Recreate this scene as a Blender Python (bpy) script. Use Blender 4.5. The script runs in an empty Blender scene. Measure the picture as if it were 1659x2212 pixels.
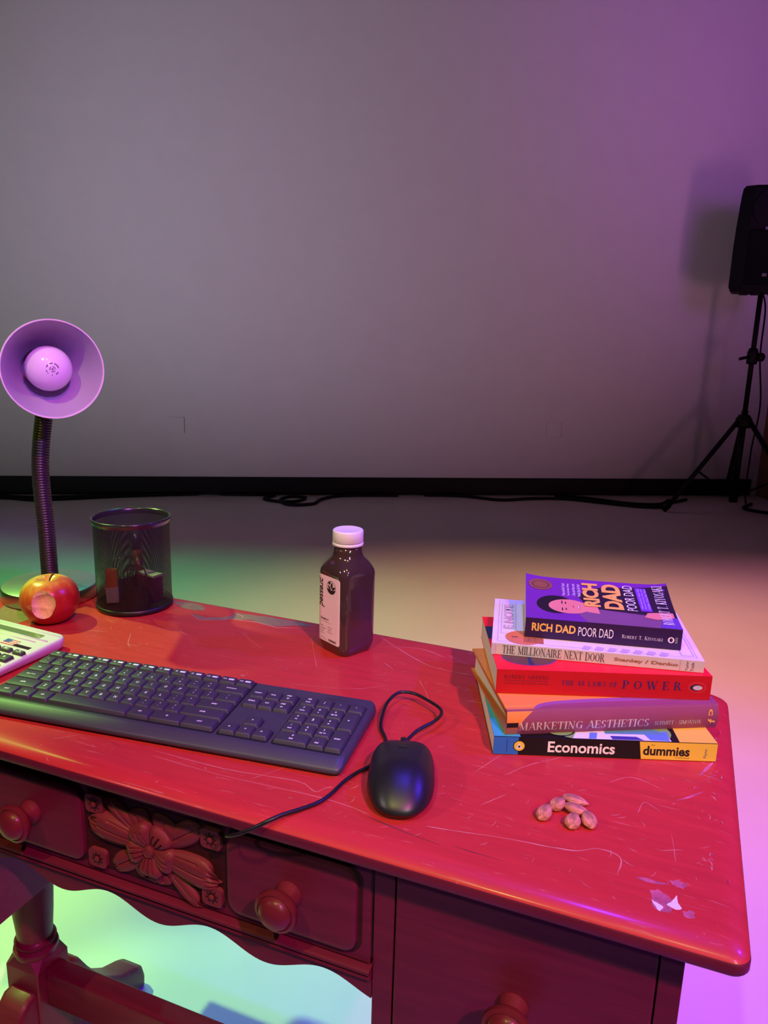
import bpy, bmesh, math, random
from mathutils import Vector, Matrix, Euler
random.seed(7)
PI = math.pi
R = math.radians
S = bpy.context.scene
C = S.collection

# ------------------------------------------------------------------ camera
HC = 1.1935                                   # eye height above the floor
PITCH, ROLL = R(13.2838), R(1.5617)
cam_d = bpy.data.cameras.new('camera')
cam = bpy.data.objects.new('camera', cam_d)
C.objects.link(cam)
fwd = Vector((0, math.cos(PITCH), -math.sin(PITCH)))
right = Vector((1, 0, 0))
up = right.cross(fwd)
rx = right * math.cos(ROLL) + up * math.sin(ROLL)
ry = up * math.cos(ROLL) - right * math.sin(ROLL)
cm = Matrix.Identity(4)
for i in range(3):
    cm[i][0], cm[i][1], cm[i][2] = rx[i], ry[i], -fwd[i]
cm[2][3] = HC
cam.matrix_world = cm
cam_d.sensor_fit = 'VERTICAL'
cam_d.sensor_height = 24.0
cam_d.lens = 24.0 * 1650.0 / 2212.0
cam_d.clip_start = 0.02
S.camera = cam

# ------------------------------------------------------------------ view and world
S.view_settings.view_transform = 'Standard'
S.view_settings.look = 'None'
S.view_settings.exposure = 0.0
S.view_settings.gamma = 1.0
S.view_settings.use_curve_mapping = False
wd = bpy.data.worlds.new('world')
S.world = wd
wd.use_nodes = True
bg = wd.node_tree.nodes['Background']
bg.inputs[0].default_value = (0.901, 1.000, 0.474, 1)
bg.inputs[1].default_value = 0.0064

# ------------------------------------------------------------------ stage lamps (unseen rig overhead, plus added wall washes and narrow fills)
# name: position, aim, cone, blend, colour, watts
LAMPS = {
    'green_far':    ((-2.9, 2.9, 3.6), (-2.3, 2.5, 0.0), 58, 0.9, (0.065, 1.0, 0.145), 170.5),
    'green_near':   ((-1.2, 3.0, 3.6), (-0.9, 2.5, 0.0), 56, 0.9, (0.0, 1.0, 0.327), 165.5),
    'amber':        ((0.6, 3.0, 3.6), (0.6, 2.6, 0.0), 58, 0.95, (1.0, 0.505, 0.242), 279.1),
    'pink_back':    ((2.2, 2.8, 3.6), (1.9, 2.5, 0.0), 58, 0.9, (1.0, 0.294, 0.418), 284.3),
    'yellow_low':   ((-1.6, 2.6, 3.4), (-1.15, 1.5, 0.0), 25, 0.7, (0.531, 1.0, 0.0), 656.9),
    'mint_low':     ((-0.4, 2.8, 3.4), (-0.55, 1.35, 0.0), 24, 0.8, (0.012, 1.0, 0.679), 90.0),
    'side_left':    ((-2.2, 1.9, 3.4), (-0.64, 1.12, 0.77), 15, 0.5, (0.42, 1.0, 0.16), 600.0),
    'front_left':   ((-0.8, -1.0, 3.5), (-0.3, 0.85, 0.7), 40, 1.0, (1.0, 0.95, 0.2), 125.0),
    'front_key':    ((0.15, -0.8, 3.5), (-0.1, 0.75, 0.65), 44, 1.0, (0.866, 1.0, 0.205), 35.0),
    'front_right':  ((1.1, -1.5, 3.3), (0.1, 0.75, 0.65), 46, 1.0, (1.0, 0.1, 0.55), 400.0),
    'violet_top':   ((0.35, 0.95, 3.7), (0.3, 0.8, 0.7), 34, 1.0, (0.06, 0.03, 1.0), 200.0),
    'violet_fill': ((0.8, -1.2, 2.3), (-0.47, 1.1, 1.13), 12, 0.8, (0.437, 0.146, 1.0), 320.7),  # narrow fill added to light only the desk lamp's shade and bulb
    'side_right':   ((2.6, 0.9, 3.3), (0.85, 0.85, 0.35), 56, 1.0, (0.08, 0.02, 1.0), 590.0),
    'far_right':    ((2.6, -1.2, 3.2), (1.15, 1.2, 0.0), 40, 1.0, (1.0, 0.04, 0.7), 300.0),
    'book_fill_front':   ((0.9, -1.6, 2.4), (0.2, 0.75, 0.85), 18, 0.8, (0.35, 1.0, 0.5), 100.0),  # narrow fill added to brighten the book spines
    'book_fill_left':    ((-2.6, -0.4, 2.6), (0.15, 0.85, 0.85), 13, 0.8, (1.0, 0.9, 0.8), 110.0),  # added from the left to brighten the books' page ends
    'wash_fill_left':    ((-3.6, 0.4, 0.45), (-2.6, 5.3, 2.2), 68, 1.0, (0.944, 0.93, 0.987), 164.4),  # low wash added to light the back wall and spare the floor
    'wash_fill_cross':   ((-3.6, 0.8, 0.45), (-0.4, 5.6, 2.3), 56, 1.0, (0.766, 0.599, 1.0), 507.1),  # second low wash, added for the middle of the wall
    'wash_fill_right':   ((3.9, 1.4, 0.45), (0.7, 5.8, 2.3), 74, 1.0, (1.0, 0.4, 0.626), 713.8),  # low wash added for the right half of the wall
    'wash_fill_corner':  ((3.2, 1.6, 2.6), (3.2, 6.0, 3.5), 74, 1.0, (0.604, 0.114, 1.0), 296.3),  # violet wash added for the upper right of the wall
}
for n, (pos, aim, cone, blend, col, watts) in LAMPS.items():
    ld = bpy.data.lights.new('stage_lamp_' + n, 'SPOT')
    ld.energy = watts
    ld.color = col
    ld.spot_size = R(cone)
    ld.spot_blend = blend
    ld.shadow_soft_size = 0.9 if n.startswith('wash') else 0.035
    lo = bpy.data.objects.new('stage_lamp_' + n, ld)
    C.objects.link(lo)
    lo.location = pos
    lo.rotation_euler = (Vector(aim) - Vector(pos)).to_track_quat('-Z', 'Y').to_euler()

# ------------------------------------------------------------------ materials
MATS = {}
def mat(name, col, rough=0.5, metal=0.0, var=0.08, scale=30.0, bump=0.0, bscale=200.0, spec=0.5, coat=0.0, trans=0.0, emit=None, stretch=None):
    if name in MATS:
        return MATS[name]
    m = bpy.data.materials.new(name)
    m.use_nodes = True
    nt = m.node_tree
    b = nt.nodes['Principled BSDF']
    b.inputs['Roughness'].default_value = rough
    b.inputs['Metallic'].default_value = metal
    b.inputs['Specular IOR Level'].default_value = spec
    b.inputs['Coat Weight'].default_value = coat
    b.inputs['Transmission Weight'].default_value = trans
    tc = nt.nodes.new('ShaderNodeTexCoord')
    vec = tc.outputs['Object']
    if stretch:
        mp = nt.nodes.new('ShaderNodeMapping')
        mp.inputs['Scale'].default_value = stretch
        nt.links.new(vec, mp.inputs[0])
        vec = mp.outputs[0]
    no = nt.nodes.new('ShaderNodeTexNoise')
    no.inputs['Scale'].default_value = scale
    no.inputs['Detail'].default_value = 4
    nt.links.new(vec, no.inputs['Vector'])
    rp = nt.nodes.new('ShaderNodeValToRGB')
    lo_ = tuple(max(0, c * (1 - var)) for c in col) + (1,)
    hi_ = tuple(min(1, c * (1 + var)) for c in col) + (1,)
    rp.color_ramp.elements[0].position = 0.3
    rp.color_ramp.elements[1].position = 0.7
    rp.color_ramp.elements[0].color = lo_
    rp.color_ramp.elements[1].color = hi_
    nt.links.new(no.outputs['Fac'], rp.inputs[0])
    nt.links.new(rp.outputs[0], b.inputs['Base Color'])
    if bump:
        n2 = nt.nodes.new('ShaderNodeTexNoise')
        n2.inputs['Scale'].default_value = bscale
        n2.inputs['Detail'].default_value = 3
        nt.links.new(vec, n2.inputs['Vector'])
        bp = nt.nodes.new('ShaderNodeBump')
        bp.inputs['Strength'].default_value = bump
        bp.inputs['Distance'].default_value = 0.002
        nt.links.new(n2.outputs['Fac'], bp.inputs['Height'])
        nt.links.new(bp.outputs[0], b.inputs['Normal'])
    MATS[name] = m
    return m

def wood_mat(name, dark, light, rough, scratches=0.0, coat=0.2):
    m = bpy.data.materials.new(name)
    m.use_nodes = True
    nt = m.node_tree
    L = nt.links.new
    b = nt.nodes['Principled BSDF']
    tc = nt.nodes.new('ShaderNodeTexCoord')
    mp = nt.nodes.new('ShaderNodeMapping')
    mp.inputs['Scale'].default_value = (2.2, 26, 26)
    L(tc.outputs['Object'], mp.inputs[0])
    no = nt.nodes.new('ShaderNodeTexNoise')
    no.inputs['Scale'].default_value = 4
    no.inputs['Detail'].default_value = 8
    no.inputs['Roughness'].default_value = 0.65
    L(mp.outputs[0], no.inputs['Vector'])
    rp = nt.nodes.new('ShaderNodeValToRGB')
    rp.color_ramp.elements[0].position = 0.3
    rp.color_ramp.elements[1].position = 0.72
    rp.color_ramp.elements[0].color = dark + (1,)
    rp.color_ramp.elements[1].color = light + (1,)
    L(no.outputs['Fac'], rp.inputs[0])
    col = rp.outputs[0]
    if scratches:
        for k, (ang, sc, th, amt) in enumerate(((20, (9, 150, 1), 0.69, 0.5), (-35, (11, 170, 1), 0.7, 0.45), (75, (14, 190, 1), 0.71, 0.4), (-5, (40, 60, 1), 0.72, 0.6))):
            mq = nt.nodes.new('ShaderNodeMapping')
            mq.inputs['Rotation'].default_value = (0, 0, R(ang))
            mq.inputs['Scale'].default_value = sc
            mq.inputs['Location'].default_value = (k * 3.3, k * 1.7, 0)
            L(tc.outputs['Object'], mq.inputs[0])
            nn = nt.nodes.new('ShaderNodeTexNoise')
            nn.inputs['Scale'].default_value = 2.4
            nn.inputs['Detail'].default_value = 2
            nn.inputs['Distortion'].default_value = 0.6
            L(mq.outputs[0], nn.inputs['Vector'])
            mr = nt.nodes.new('ShaderNodeMapRange')
            mr.inputs['From Min'].default_value = th
            mr.inputs['From Max'].default_value = th + 0.05
            mr.inputs['To Max'].default_value = amt * scratches
            L(nn.outputs['Fac'], mr.inputs['Value'])
            mx = nt.nodes.new('ShaderNodeMix')
            mx.data_type = 'RGBA'
            L(mr.outputs['Result'], mx.inputs['Factor'])
            L(col, mx.inputs['A'])
            mx.inputs['B'].default_value = (0.58, 0.2, 0.16, 1)
            col = mx.outputs['Result']
    L(col, b.inputs['Base Color'])
    b.inputs['Roughness'].default_value = rough
    b.inputs['Specular IOR Level'].default_value = 0.25
    b.inputs['Coat Weight'].default_value = coat
    b.inputs['Coat Roughness'].default_value = 0.16
    bp = nt.nodes.new('ShaderNodeBump')
    bp.inputs['Strength'].default_value = 0.12
    bp.inputs['Distance'].default_value = 0.001
    L(no.outputs['Fac'], bp.inputs['Height'])
    L(bp.outputs[0], b.inputs['Normal'])
    MATS[name] = m
    return m

# ------------------------------------------------------------------ mesh helpers
def box(bm, x0, x1, y0, y1, z0, z1, bev=0.0, seg=2, mi=0):
    vs = [bm.verts.new(p) for p in ((x0,y0,z0),(x1,y0,z0),(x1,y1,z0),(x0,y1,z0),(x0,y0,z1),(x1,y0,z1),(x1,y1,z1),(x0,y1,z1))]
    fs = [bm.faces.new([vs[i] for i in q]) for q in ((3,2,1,0),(4,5,6,7),(0,1,5,4),(1,2,6,5),(2,3,7,6),(3,0,4,7))]
    for f in fs:
        f.material_index = mi
    if bev:
        es = list({e for f in fs for e in f.edges})
        bmesh.ops.bevel(bm, geom=es, offset=bev, segments=seg, profile=0.5, affect='EDGES', clamp_overlap=True)
    return vs

def lathe(bm, prof, seg=32, axis='z', center=(0, 0, 0), close=True, mi=0):
    rings = []
    cx, cy, cz = center
    for r, h in prof:
        ring = []
        for k in range(seg):
            a = 2 * PI * k / seg
            c, s = r * math.cos(a), r * math.sin(a)
            p = (cx + c, cy + s, cz + h) if axis == 'z' else ((cx + c, cy + h, cz - s) if axis == 'y' else (cx + h, cy + c, cz + s))
            ring.append(bm.verts.new(p))
        rings.append(ring)
    for a, b in zip(rings, rings[1:]):
        for k in range(seg):
            f = bm.faces.new((a[k], a[(k+1) % seg], b[(k+1) % seg], b[k]))
            f.material_index = mi
    if close:
        for rg, flip in ((rings[0], True), (rings[-1], False)):
            f = bm.faces.new(rg[::-1] if flip else rg)
            f.material_index = mi
    return rings

def smooth_path(pts, n=6):
    P = [Vector(p) for p in pts]
    out = []
    for i in range(len(P) - 1):
        p0 = P[max(i-1, 0)]; p1 = P[i]; p2 = P[i+1]; p3 = P[min(i+2, len(P)-1)]
        for k in range(n):
            t = k / n
            out.append(0.5 * ((2*p1) + (-p0+p2)*t + (2*p0-5*p1+4*p2-p3)*t*t + (-p0+3*p1-3*p2+p3)*t**3))
    out.append(P[-1])
    return out

def tube(bm, pts, r, seg=8, cap=True, radii=None, mi=0):
    P = [Vector(p) for p in pts]
    rings = []
    prev = None
    for i, p in enumerate(P):
        d = (P[min(i+1, len(P)-1)] - P[max(i-1, 0)])
        if d.length < 1e-9:
            d = Vector((0, 0, 1))
        d.normalize()
        if prev is None:
            a = Vector((0, 0, 1)) if abs(d.z) < 0.9 else Vector((1, 0, 0))
            prev = d.cross(a).normalized()
        s = (prev - d * prev.dot(d)).normalized()
        prev = s
        t = d.cross(s)
        rr = radii[i] if radii else r
        rings.append([bm.verts.new(p + (s * math.cos(2*PI*k/seg) + t * math.sin(2*PI*k/seg)) * rr) for k in range(seg)])
    for a, b in zip(rings, rings[1:]):
        for k in range(seg):
            f = bm.faces.new((a[k], a[(k+1) % seg], b[(k+1) % seg], b[k]))
            f.material_index = mi
    if cap:
        bm.faces.new(rings[0][::-1]).material_index = mi
        bm.faces.new(rings[-1]).material_index = mi

def prism(bm, poly, h0, h1, plane='xy', mi=0):
    def P(a, b, h):
        return (a, b, h) if plane == 'xy' else ((a, h, b) if plane == 'xz' else (h, a, b))
    A = [bm.verts.new(P(a, b, h0)) for a, b in poly]
    B = [bm.verts.new(P(a, b, h1)) for a, b in poly]
    n = len(poly)
    fs = [bm.faces.new(A[::-1]), bm.faces.new(B)]
    for k in range(n):
        fs.append(bm.faces.new((A[k], A[(k+1) % n], B[(k+1) % n], B[k])))
    for f in fs:
        f.material_index = mi
    bmesh.ops.recalc_face_normals(bm, faces=fs)
    return fs

def rrect(x0, x1, y0, y1, r, n=5, radii=None):
    rr = radii or (r, r, r, r)          # corners: (x0,y0) (x1,y0) (x1,y1) (x0,y1)
    out = []
    for (cx, cy, a0, q) in ((x0, y0, PI, rr[0]), (x1, y0, 1.5*PI, rr[1]), (x1, y1, 0, rr[2]), (x0, y1, 0.5*PI, rr[3])):
        ox = cx + q if cx == x0 else cx - q
        oy = cy + q if cy == y0 else cy - q
        for k in range(n + 1):
            a = a0 + 0.5 * PI * k / n
            out.append((ox + q * math.cos(a), oy + q * math.sin(a)))
    return out

def loft(bm, rings, cap0=True, cap1=True, mi=0):
    RR = [[bm.verts.new(p) for p in ring] for ring in rings]
    n = len(RR[0])
    for a, b in zip(RR, RR[1:]):
        for k in range(n):
            bm.faces.new((a[k], a[(k+1) % n], b[(k+1) % n], b[k])).material_index = mi
    if cap0:
        bm.faces.new(RR[0][::-1]).material_index = mi
    if cap1:
        bm.faces.new(RR[-1]).material_index = mi
    return RR

def flat(bm, poly, z, plane='xy', mi=0):
    def P(a, b):
        return (a, b, z) if plane == 'xy' else ((a, z, b) if plane == 'xz' else (z, a, b))
    f = bm.faces.new([bm.verts.new(P(a, b)) for a, b in poly])
    f.material_index = mi
    return f

def ell(cx, cy, ax, ay, n=32, a0=0, a1=2*PI, rot=0.0):
    full = abs(a1 - a0 - 2*PI) < 1e-6
    out = []
    for k in range(n if full else n + 1):
        t = a0 + (a1 - a0) * k / n
        x, y = ax * math.cos(t), ay * math.sin(t)
        out.append((cx + x*math.cos(rot) - y*math.sin(rot), cy + x*math.sin(rot) + y*math.cos(rot)))
    return out

LAYER = [0]
def strip(bm, pts, w, z, mi=0, jitter=0.0):
    LAYER[0] += 1
    z += LAYER[0] * 1.5e-7
    L_, R_ = [], []
    P = [Vector((p[0], p[1])) for p in pts]
    for i, p in enumerate(P):
        d = (P[min(i+1, len(P)-1)] - P[max(i-1, 0)]).normalized()
        n = Vector((-d.y, d.x))
        ww = w * (0.25 if i in (0, len(P)-1) else 1.0) * (1 + jitter * random.uniform(-1, 1))
        L_.append(bm.verts.new((p.x + n.x*ww/2, p.y + n.y*ww/2, z)))
        R_.append(bm.verts.new((p.x - n.x*ww/2, p.y - n.y*ww/2, z)))
    for i in range(len(P) - 1):
        bm.faces.new((R_[i], R_[i+1], L_[i+1], L_[i])).material_index = mi

def obj(name, bm, mats, parent=None, smooth=False, loc=None, rot=None, label=None, angle=40):
    me = bpy.data.meshes.new(name)
    if smooth:
        for f in bm.faces:
            f.smooth = True
        ca = math.radians(angle)
        for e in bm.edges:
            if len(e.link_faces) == 2 and e.calc_face_angle(0) > ca:
                e.smooth = False
    bm.to_mesh(me)
    bm.free()
    if not isinstance(mats, (list, tuple)):
        mats = [mats]
    for m in mats:
        me.materials.append(m)
    o = bpy.data.objects.new(name, me)
    C.objects.link(o)
    if parent is not None:
        o.parent = parent
    if loc is not None:
        o.location = loc
    if rot is not None:
        o.rotation_euler = rot
    if label:
        o['label'] = label
    return o

def NB():
    return bmesh.new()

def tag(o, label, cat, group=None, kind=None):
    o['label'] = label
    o['category'] = cat
    if group:
        o['group'] = group
    if kind:
        o['kind'] = kind
    return o

def thing(name, label, cat, loc=(0, 0, 0), rotz=0.0, group=None):
    o = bpy.data.objects.new(name, None)
    o.empty_display_size = 0.05
    C.objects.link(o)
    o.location = loc
    o.rotation_euler = (0, 0, rotz)
    return tag(o, label, cat, group)

def struct(o):
    o['kind'] = 'structure'
    return o

# ------------------------------------------------------------------ lettering
def text_bm(s, off=0.0):
    cu = bpy.data.curves.new('t', 'FONT')
    cu.body = s
    cu.size = 1.0
    cu.offset = off
    cu.resolution_u = 3
    o = bpy.data.objects.new('t', cu)
    C.objects.link(o)
    bpy.context.view_layer.update()
    dg = bpy.context.evaluated_depsgraph_get()
    me = bpy.data.meshes.new_from_object(o.evaluated_get(dg))
    bm = bmesh.new()
    bm.from_mesh(me)
    bpy.data.objects.remove(o)
    bpy.data.curves.remove(cu)
    bpy.data.meshes.remove(me)
    return bm

# small serif alphabet: strokes on a unit-high body.  S thick stem, t thin stroke, s serif bar, A arc
TK, TN = 0.17, 0.05
GL = {
 'A': (0.86, [('l', 0.08,0,0.43,1,TN), ('l', 0.46,1,0.78,0,TK), ('l', 0.2,0.33,0.66,0.33,TN), ('s',0.08,0,.13), ('s',0.78,0,.16)]),
 'B': (0.72, [('l', .16,0,.16,1,TK), ('s',.14,0,.14), ('s',.14,1,.14), ('a',.34,.75,.24,.225,-90,90), ('a',.36,.26,.29,.235,-90,90), ('l',.16,.975,.36,.975,TN), ('l',.16,.51,.38,.51,TN), ('l',.16,.025,.38,.025,TN)]),
 'C': (0.8, [('a',.45,.5,.36,.475,50,310), ('l',.72,.72,.74,.97,TN), ('l',.7,.12,.74,.24,TN)]),
 'D': (0.84, [('l', .16,0,.16,1,TK), ('s',.14,0,.14), ('s',.14,1,.14), ('a',.36,.5,.38,.475,-90,90), ('l',.16,.975,.38,.975,TN), ('l',.16,.025,.38,.025,TN)]),
 'E': (0.7, [('l', .16,0,.16,1,TK), ('s',.14,0,.14), ('s',.14,1,.14), ('l',.16,.975,.62,.975,TN), ('l',.16,.51,.46,.51,TN), ('l',.16,.025,.64,.025,TN), ('l',.61,.975,.62,.76,TN), ('l',.63,.025,.66,.26,TN), ('l',.46,.62,.46,.4,TN)]),
 'F': (0.66, [('l', .16,0,.16,1,TK), ('s',.16,0,.18), ('s',.14,1,.14), ('l',.16,.975,.6,.975,TN), ('l',.16,.51,.44,.51,TN), ('l',.59,.975,.6,.74,TN), ('l',.44,.62,.44,.4,TN)]),
 'G': (0.86, [('a',.45,.5,.36,.475,50,318), ('l',.72,.72,.74,.97,TN), ('l',.7,.04,.7,.42,TK), ('s',.7,.42,.16)]),
 'H': (0.88, [('l', .16,0,.16,1,TK), ('l',.72,0,.72,1,TK), ('l',.16,.51,.72,.51,TN), ('s',.16,0,.16), ('s',.16,1,.16), ('s',.72,0,.16), ('s',.72,1,.16)]),
 'I': (0.36, [('l', .18,0,.18,1,TK), ('s',.18,0,.17), ('s',.18,1,.17)]),
 'J': (0.5, [('l', .3,.16,.3,1,TK), ('s',.3,1,.17), ('a',.16,.16,.16,.16,180,350)]),
 'K': (0.86, [('l', .16,0,.16,1,TK), ('s',.16,0,.16), ('s',.16,1,.16), ('l',.2,.4,.7,1,TN), ('l',.38,.58,.74,0,TK), ('s',.7,1,.13), ('s',.74,0,.15)]),
 'L': (0.66, [('l', .16,0,.16,1,TK), ('s',.14,0,.14), ('s',.16,1,.17), ('l',.16,.025,.6,.025,TN), ('l',.58,.025,.62,.3,TN)]),
 'M': (1.06, [('l', .13,0,.13,1,TN), ('l',.16,1,.52,.05,TK), ('l',.52,.05,.86,1,TN), ('l',.88,0,.88,1,TK), ('s',.13,0,.13), ('s',.14,1,.12), ('s',.88,0,.16), ('s',.88,1,.13)]),
 'N': (0.9, [('l', .15,0,.15,1,TN), ('l',.16,1,.74,0,TK), ('l',.74,0,.74,1,TN), ('s',.15,0,.13), ('s',.13,1,.12), ('s',.74,1,.13)]),
 'O': (0.86, [('a',.43,.5,.36,.475,0,360)]),
 'P': (0.7, [('l', .16,0,.16,1,TK), ('s',.16,0,.17), ('s',.14,1,.14), ('a',.34,.72,.27,.255,-90,90), ('l',.16,.975,.36,.975,TN), ('l',.16,.465,.36,.465,TN)]),
 'R': (0.82, [('l', .16,0,.16,1,TK), ('s',.16,0,.16), ('s',.14,1,.14), ('a',.34,.75,.25,.225,-90,90), ('l',.16,.975,.36,.975,TN), ('l',.16,.52,.36,.52,TN), ('l',.4,.52,.72,0,TK), ('s',.74,0,.1)]),
 'S': (0.62, [('a',.31,.74,.21,.235,40,270), ('a',.3,.26,.24,.235,-140,90), ('l',.49,.78,.51,.98,TN), ('l',.08,.02,.09,.26,TN)]),
 'T': (0.76, [('l', .38,0,.38,1,TK), ('s',.38,0,.17), ('l',.06,.975,.7,.975,TN), ('l',.05,.975,.05,.74,TN), ('l',.71,.975,.71,.74,TN)]),
 'U': (0.86, [('l', .18,.3,.18,1,TK), ('l',.7,.3,.7,1,TN), ('a',.44,.3,.26,.275,180,360), ('s',.18,1,.16), ('s',.7,1,.13)]),
 'W': (1.2, [('l', .12,1,.38,0,TK), ('l',.38,0,.6,.95,TN), ('l',.56,1,.82,0,TK), ('l',.82,0,1.06,1,TN), ('s',.12,1,.15), ('s',.57,1,.14), ('s',1.06,1,.12)]),
 'X': (0.84, [('l', .14,1,.7,0,TK), ('l',.12,0,.7,1,TN), ('s',.14,1,.15), ('s',.12,0,.12), ('s',.7,0,.15), ('s',.7,1,.12)]),
 'Y': (0.82, [('l', .12,1,.42,.46,TK), ('l',.42,.46,.7,1,TN), ('l',.42,0,.42,.48,TK), ('s',.12,1,.15), ('s',.7,1,.12), ('s',.42,0,.16)]),
 '4': (0.66, [('l', .45,0,.45,1,TK), ('l',.04,.3,.62,.3,TN), ('l',.05,.3,.44,1,TN), ('s',.45,0,.14)]),
 '8': (0.64, [('a',.32,.75,.2,.225,0,360), ('a',.32,.26,.25,.235,0,360)]),
 '.': (0.26, [('l', .13,0,.13,.12,.13)]),
 '-': (0.4, [('l', .06,.42,.34,.42,.1)]),
 ' ': (0.42, []),
}
def serif_bm(s, track=0.0, small=None):
    bm = NB()
    x = 0.0
    lay = [0]
    def Z():
        lay[0] += 1
        return (lay[0] % 24) * 0.1
    def quad(p, q, w, sc, ox):
        d = Vector((q[0]-p[0], q[1]-p[1]))
        if abs(d.y) > abs(d.x) * 0.3:        # mostly upright stroke: keep ends level
            a = [(p[0]-w/2, p[1]), (p[0]+w/2, p[1]), (q[0]+w/2, q[1]), (q[0]-w/2, q[1])]
        else:
            a = [(p[0], p[1]-w/2), (q[0], q[1]-w/2), (q[0], q[1]+w/2), (p[0], p[1]+w/2)]
        z = Z()
        bm.faces.new([bm.verts.new((ox + u*sc, v*sc, z)) for u, v in a])
    prev_letter = False
    for ch in s:
        sc = 1.0
        if small and prev_letter and ch.isalpha():
            sc = small
        prev_letter = ch.isalpha() or (ch.isdigit())
        w, st = GL[ch.upper()]
        for t in st:
            if t[0] == 'l':
                quad((t[1], t[2]), (t[3], t[4]), t[5], sc, x)
            elif t[0] == 's':
                y = t[2]
                y0, y1 = (y, y + 0.045) if y < 0.5 else (y - 0.045, y)
                z = Z()
                bm.faces.new([bm.verts.new((x + u*sc, v*sc, z)) for u, v in ((t[1]-t[3], y0), (t[1]+t[3], y0), (t[1]+t[3], y1), (t[1]-t[3], y1))])
            else:
                cx, cy, ax, ay, a0, a1 = t[1:]
                n = 18
                ins, outs = [], []
                z = Z()
                for k in range(n + 1):
                    a = R(a0 + (a1 - a0) * k / n)
                    wd_ = TN + (TK - TN) * abs(math.cos(a)) ** 1.3
                    outs.append(bm.verts.new((x + (cx + (ax + wd_*0.3) * math.cos(a)) * sc, (cy + ay * math.sin(a)) * sc, z)))
                    ins.append(bm.verts.new((x + (cx + (ax - wd_*0.7) * math.cos(a)) * sc, (cy + (ay - TN) * math.sin(a)) * sc, z)))
                for k in range(n):
                    bm.faces.new((outs[k], outs[k+1], ins[k+1], ins[k]))
        x += (w + 0.06 + track) * sc
    return bm

def letters(name, s, rect, m, parent, place, font='sans', b=0.0, track=0.0, small=None, shear=0.0, conform=None, label=None, link=True, cuts=1):
    """s fitted into rect (x0,x1,y0,y1) of a flat frame; place maps that frame into the parent's space"""
    bm = serif_bm(s, track, small) if font == 'serif' else text_bm(s, b)
    xs = [v.co.x for v in bm.verts]; ys = [v.co.y for v in bm.verts]
    a0, a1, c0, c1 = min(xs), max(xs), min(ys), max(ys)
    x0, x1, y0, y1 = rect
    for v in bm.verts:
        ny = (v.co.y - c0) / (c1 - c0)
        v.co.x = x0 + (v.co.x - a0) / (a1 - a0) * (x1 - x0) + shear * ny * (y1 - y0)
        v.co.y = y0 + ny * (y1 - y0)
        v.co.z *= 0.00004
    if not link:
        return bm
    for g in range(1, cuts):
        bmesh.ops.bisect_plane(bm, geom=bm.verts[:] + bm.edges[:] + bm.faces[:], plane_co=(0, y0 + (y1 - y0) * g / cuts, 0), plane_no=(0, 1, 0))
    for v in bm.verts:
        v.co = place @ v.co
        if conform:
            v.co = Vector(conform(v.co))
    return obj(name, bm, m, parent, label=label)

def front_frame(y, z=0.0, x=0.0):           # frame on a face that looks towards -y
    return Matrix.Translation((x, y, z)) @ Matrix.Rotation(R(90), 4, 'X')

def top_frame(z, rot=0.0, x=0.0, y=0.0):
    return Matrix.Translation((x, y, z)) @ Matrix.Rotation(rot, 4, 'Z')

# ------------------------------------------------------------------ room
WALL_YAW = R(6.95)
WALL_D = 5.632
M_wall = Matrix.Translation((-0.0019, WALL_D, 0)) @ Matrix.Rotation(WALL_YAW, 4, 'Z')
wall_paint = mat('wall_paint', (0.62, 0.60, 0.59), rough=0.85, var=0.015, scale=6, bump=0.08, bscale=90, spec=0.2)
base_paint = mat('black_baseboard_paint', (0.006, 0.006, 0.006), rough=0.6, spec=0.2)
floor_m = mat('painted_concrete_floor', (0.66, 0.63, 0.60), rough=0.6, var=0.035, scale=3.0, bump=0.05, bscale=60, spec=0.12)
smudge = mat('floor_smudge', (0.5, 0.5, 0.52), rough=0.6, var=0.1, spec=0.2)

bm = NB()
flat(bm, [(-9, -5), (9, -5), (9, 8), (-9, 8)], 0.0)
for pts, w in (([(-.90, 1.03), (-.855, 1.12), (-.80, 1.22)], .008), ([(-.77, 1.05), (-.775, 1.12), (-.79, 1.2)], .008), ([(-.9, 1.06), (-.77, 1.05)], .004), ([(-.95, 3.05), (-.9, 3.03)], .012), ([(-.3, 1.5), (.05, 1.2), (.12, .9)], .006)):
    strip(bm, pts, w, 0.0006, mi=1)
struct(obj('floor', bm, [floor_m, smudge]))

def wall_piece(name, x0, x1, y0, y1, z0, z1, m, bev=0.0):
    b_ = NB()
    box(b_, x0, x1, y0, y1, z0, z1, bev)
    o = obj(name, b_, m)
    o.matrix_world = M_wall
    return struct(o)
wall_piece('wall_back', -6.5, 2.985, 0, 0.12, 0, 5.0, wall_paint)
wall_piece('baseboard_back', -6.5, 2.93, -0.016, 0, 0, 0.13, base_paint, 0.003)
brown = mat('brown_wall_panelling', (0.30, 0.13, 0.07), rough=0.6, var=0.15, scale=5, stretch=(6, 6, 1))
wall_piece('wall_right', 2.985, 3.105, -6.5, 0.12, 0, 5.0, brown)

# the two painted-over outlet covers
for nm, (cx, cz), lab in (('wall_plate', (-1.512, 0.504), 'blank square wall plate painted grey, on the wall behind the lamp and mesh cup'),
                          ('wall_plate', (1.280, 0.504), 'blank square wall plate painted grey, on the wall behind the stacked books')):
    b_ = NB()
    box(b_, cx - 0.058, cx + 0.058, -0.007, 0, cz - 0.058, cz + 0.058, 0.003)
    for sx in (-0.03, 0.03):
        for sz in (-0.03, 0.03):
            lathe(b_, [(0.003, -0.0078), (0.003, -0.006)], 10, 'y', (cx + sx, 0, cz + sz))
    o = obj(nm, b_, wall_paint)
    o.matrix_world = M_wall
    tag(o, lab, 'wall plate', 'blank wall plates')

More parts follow.
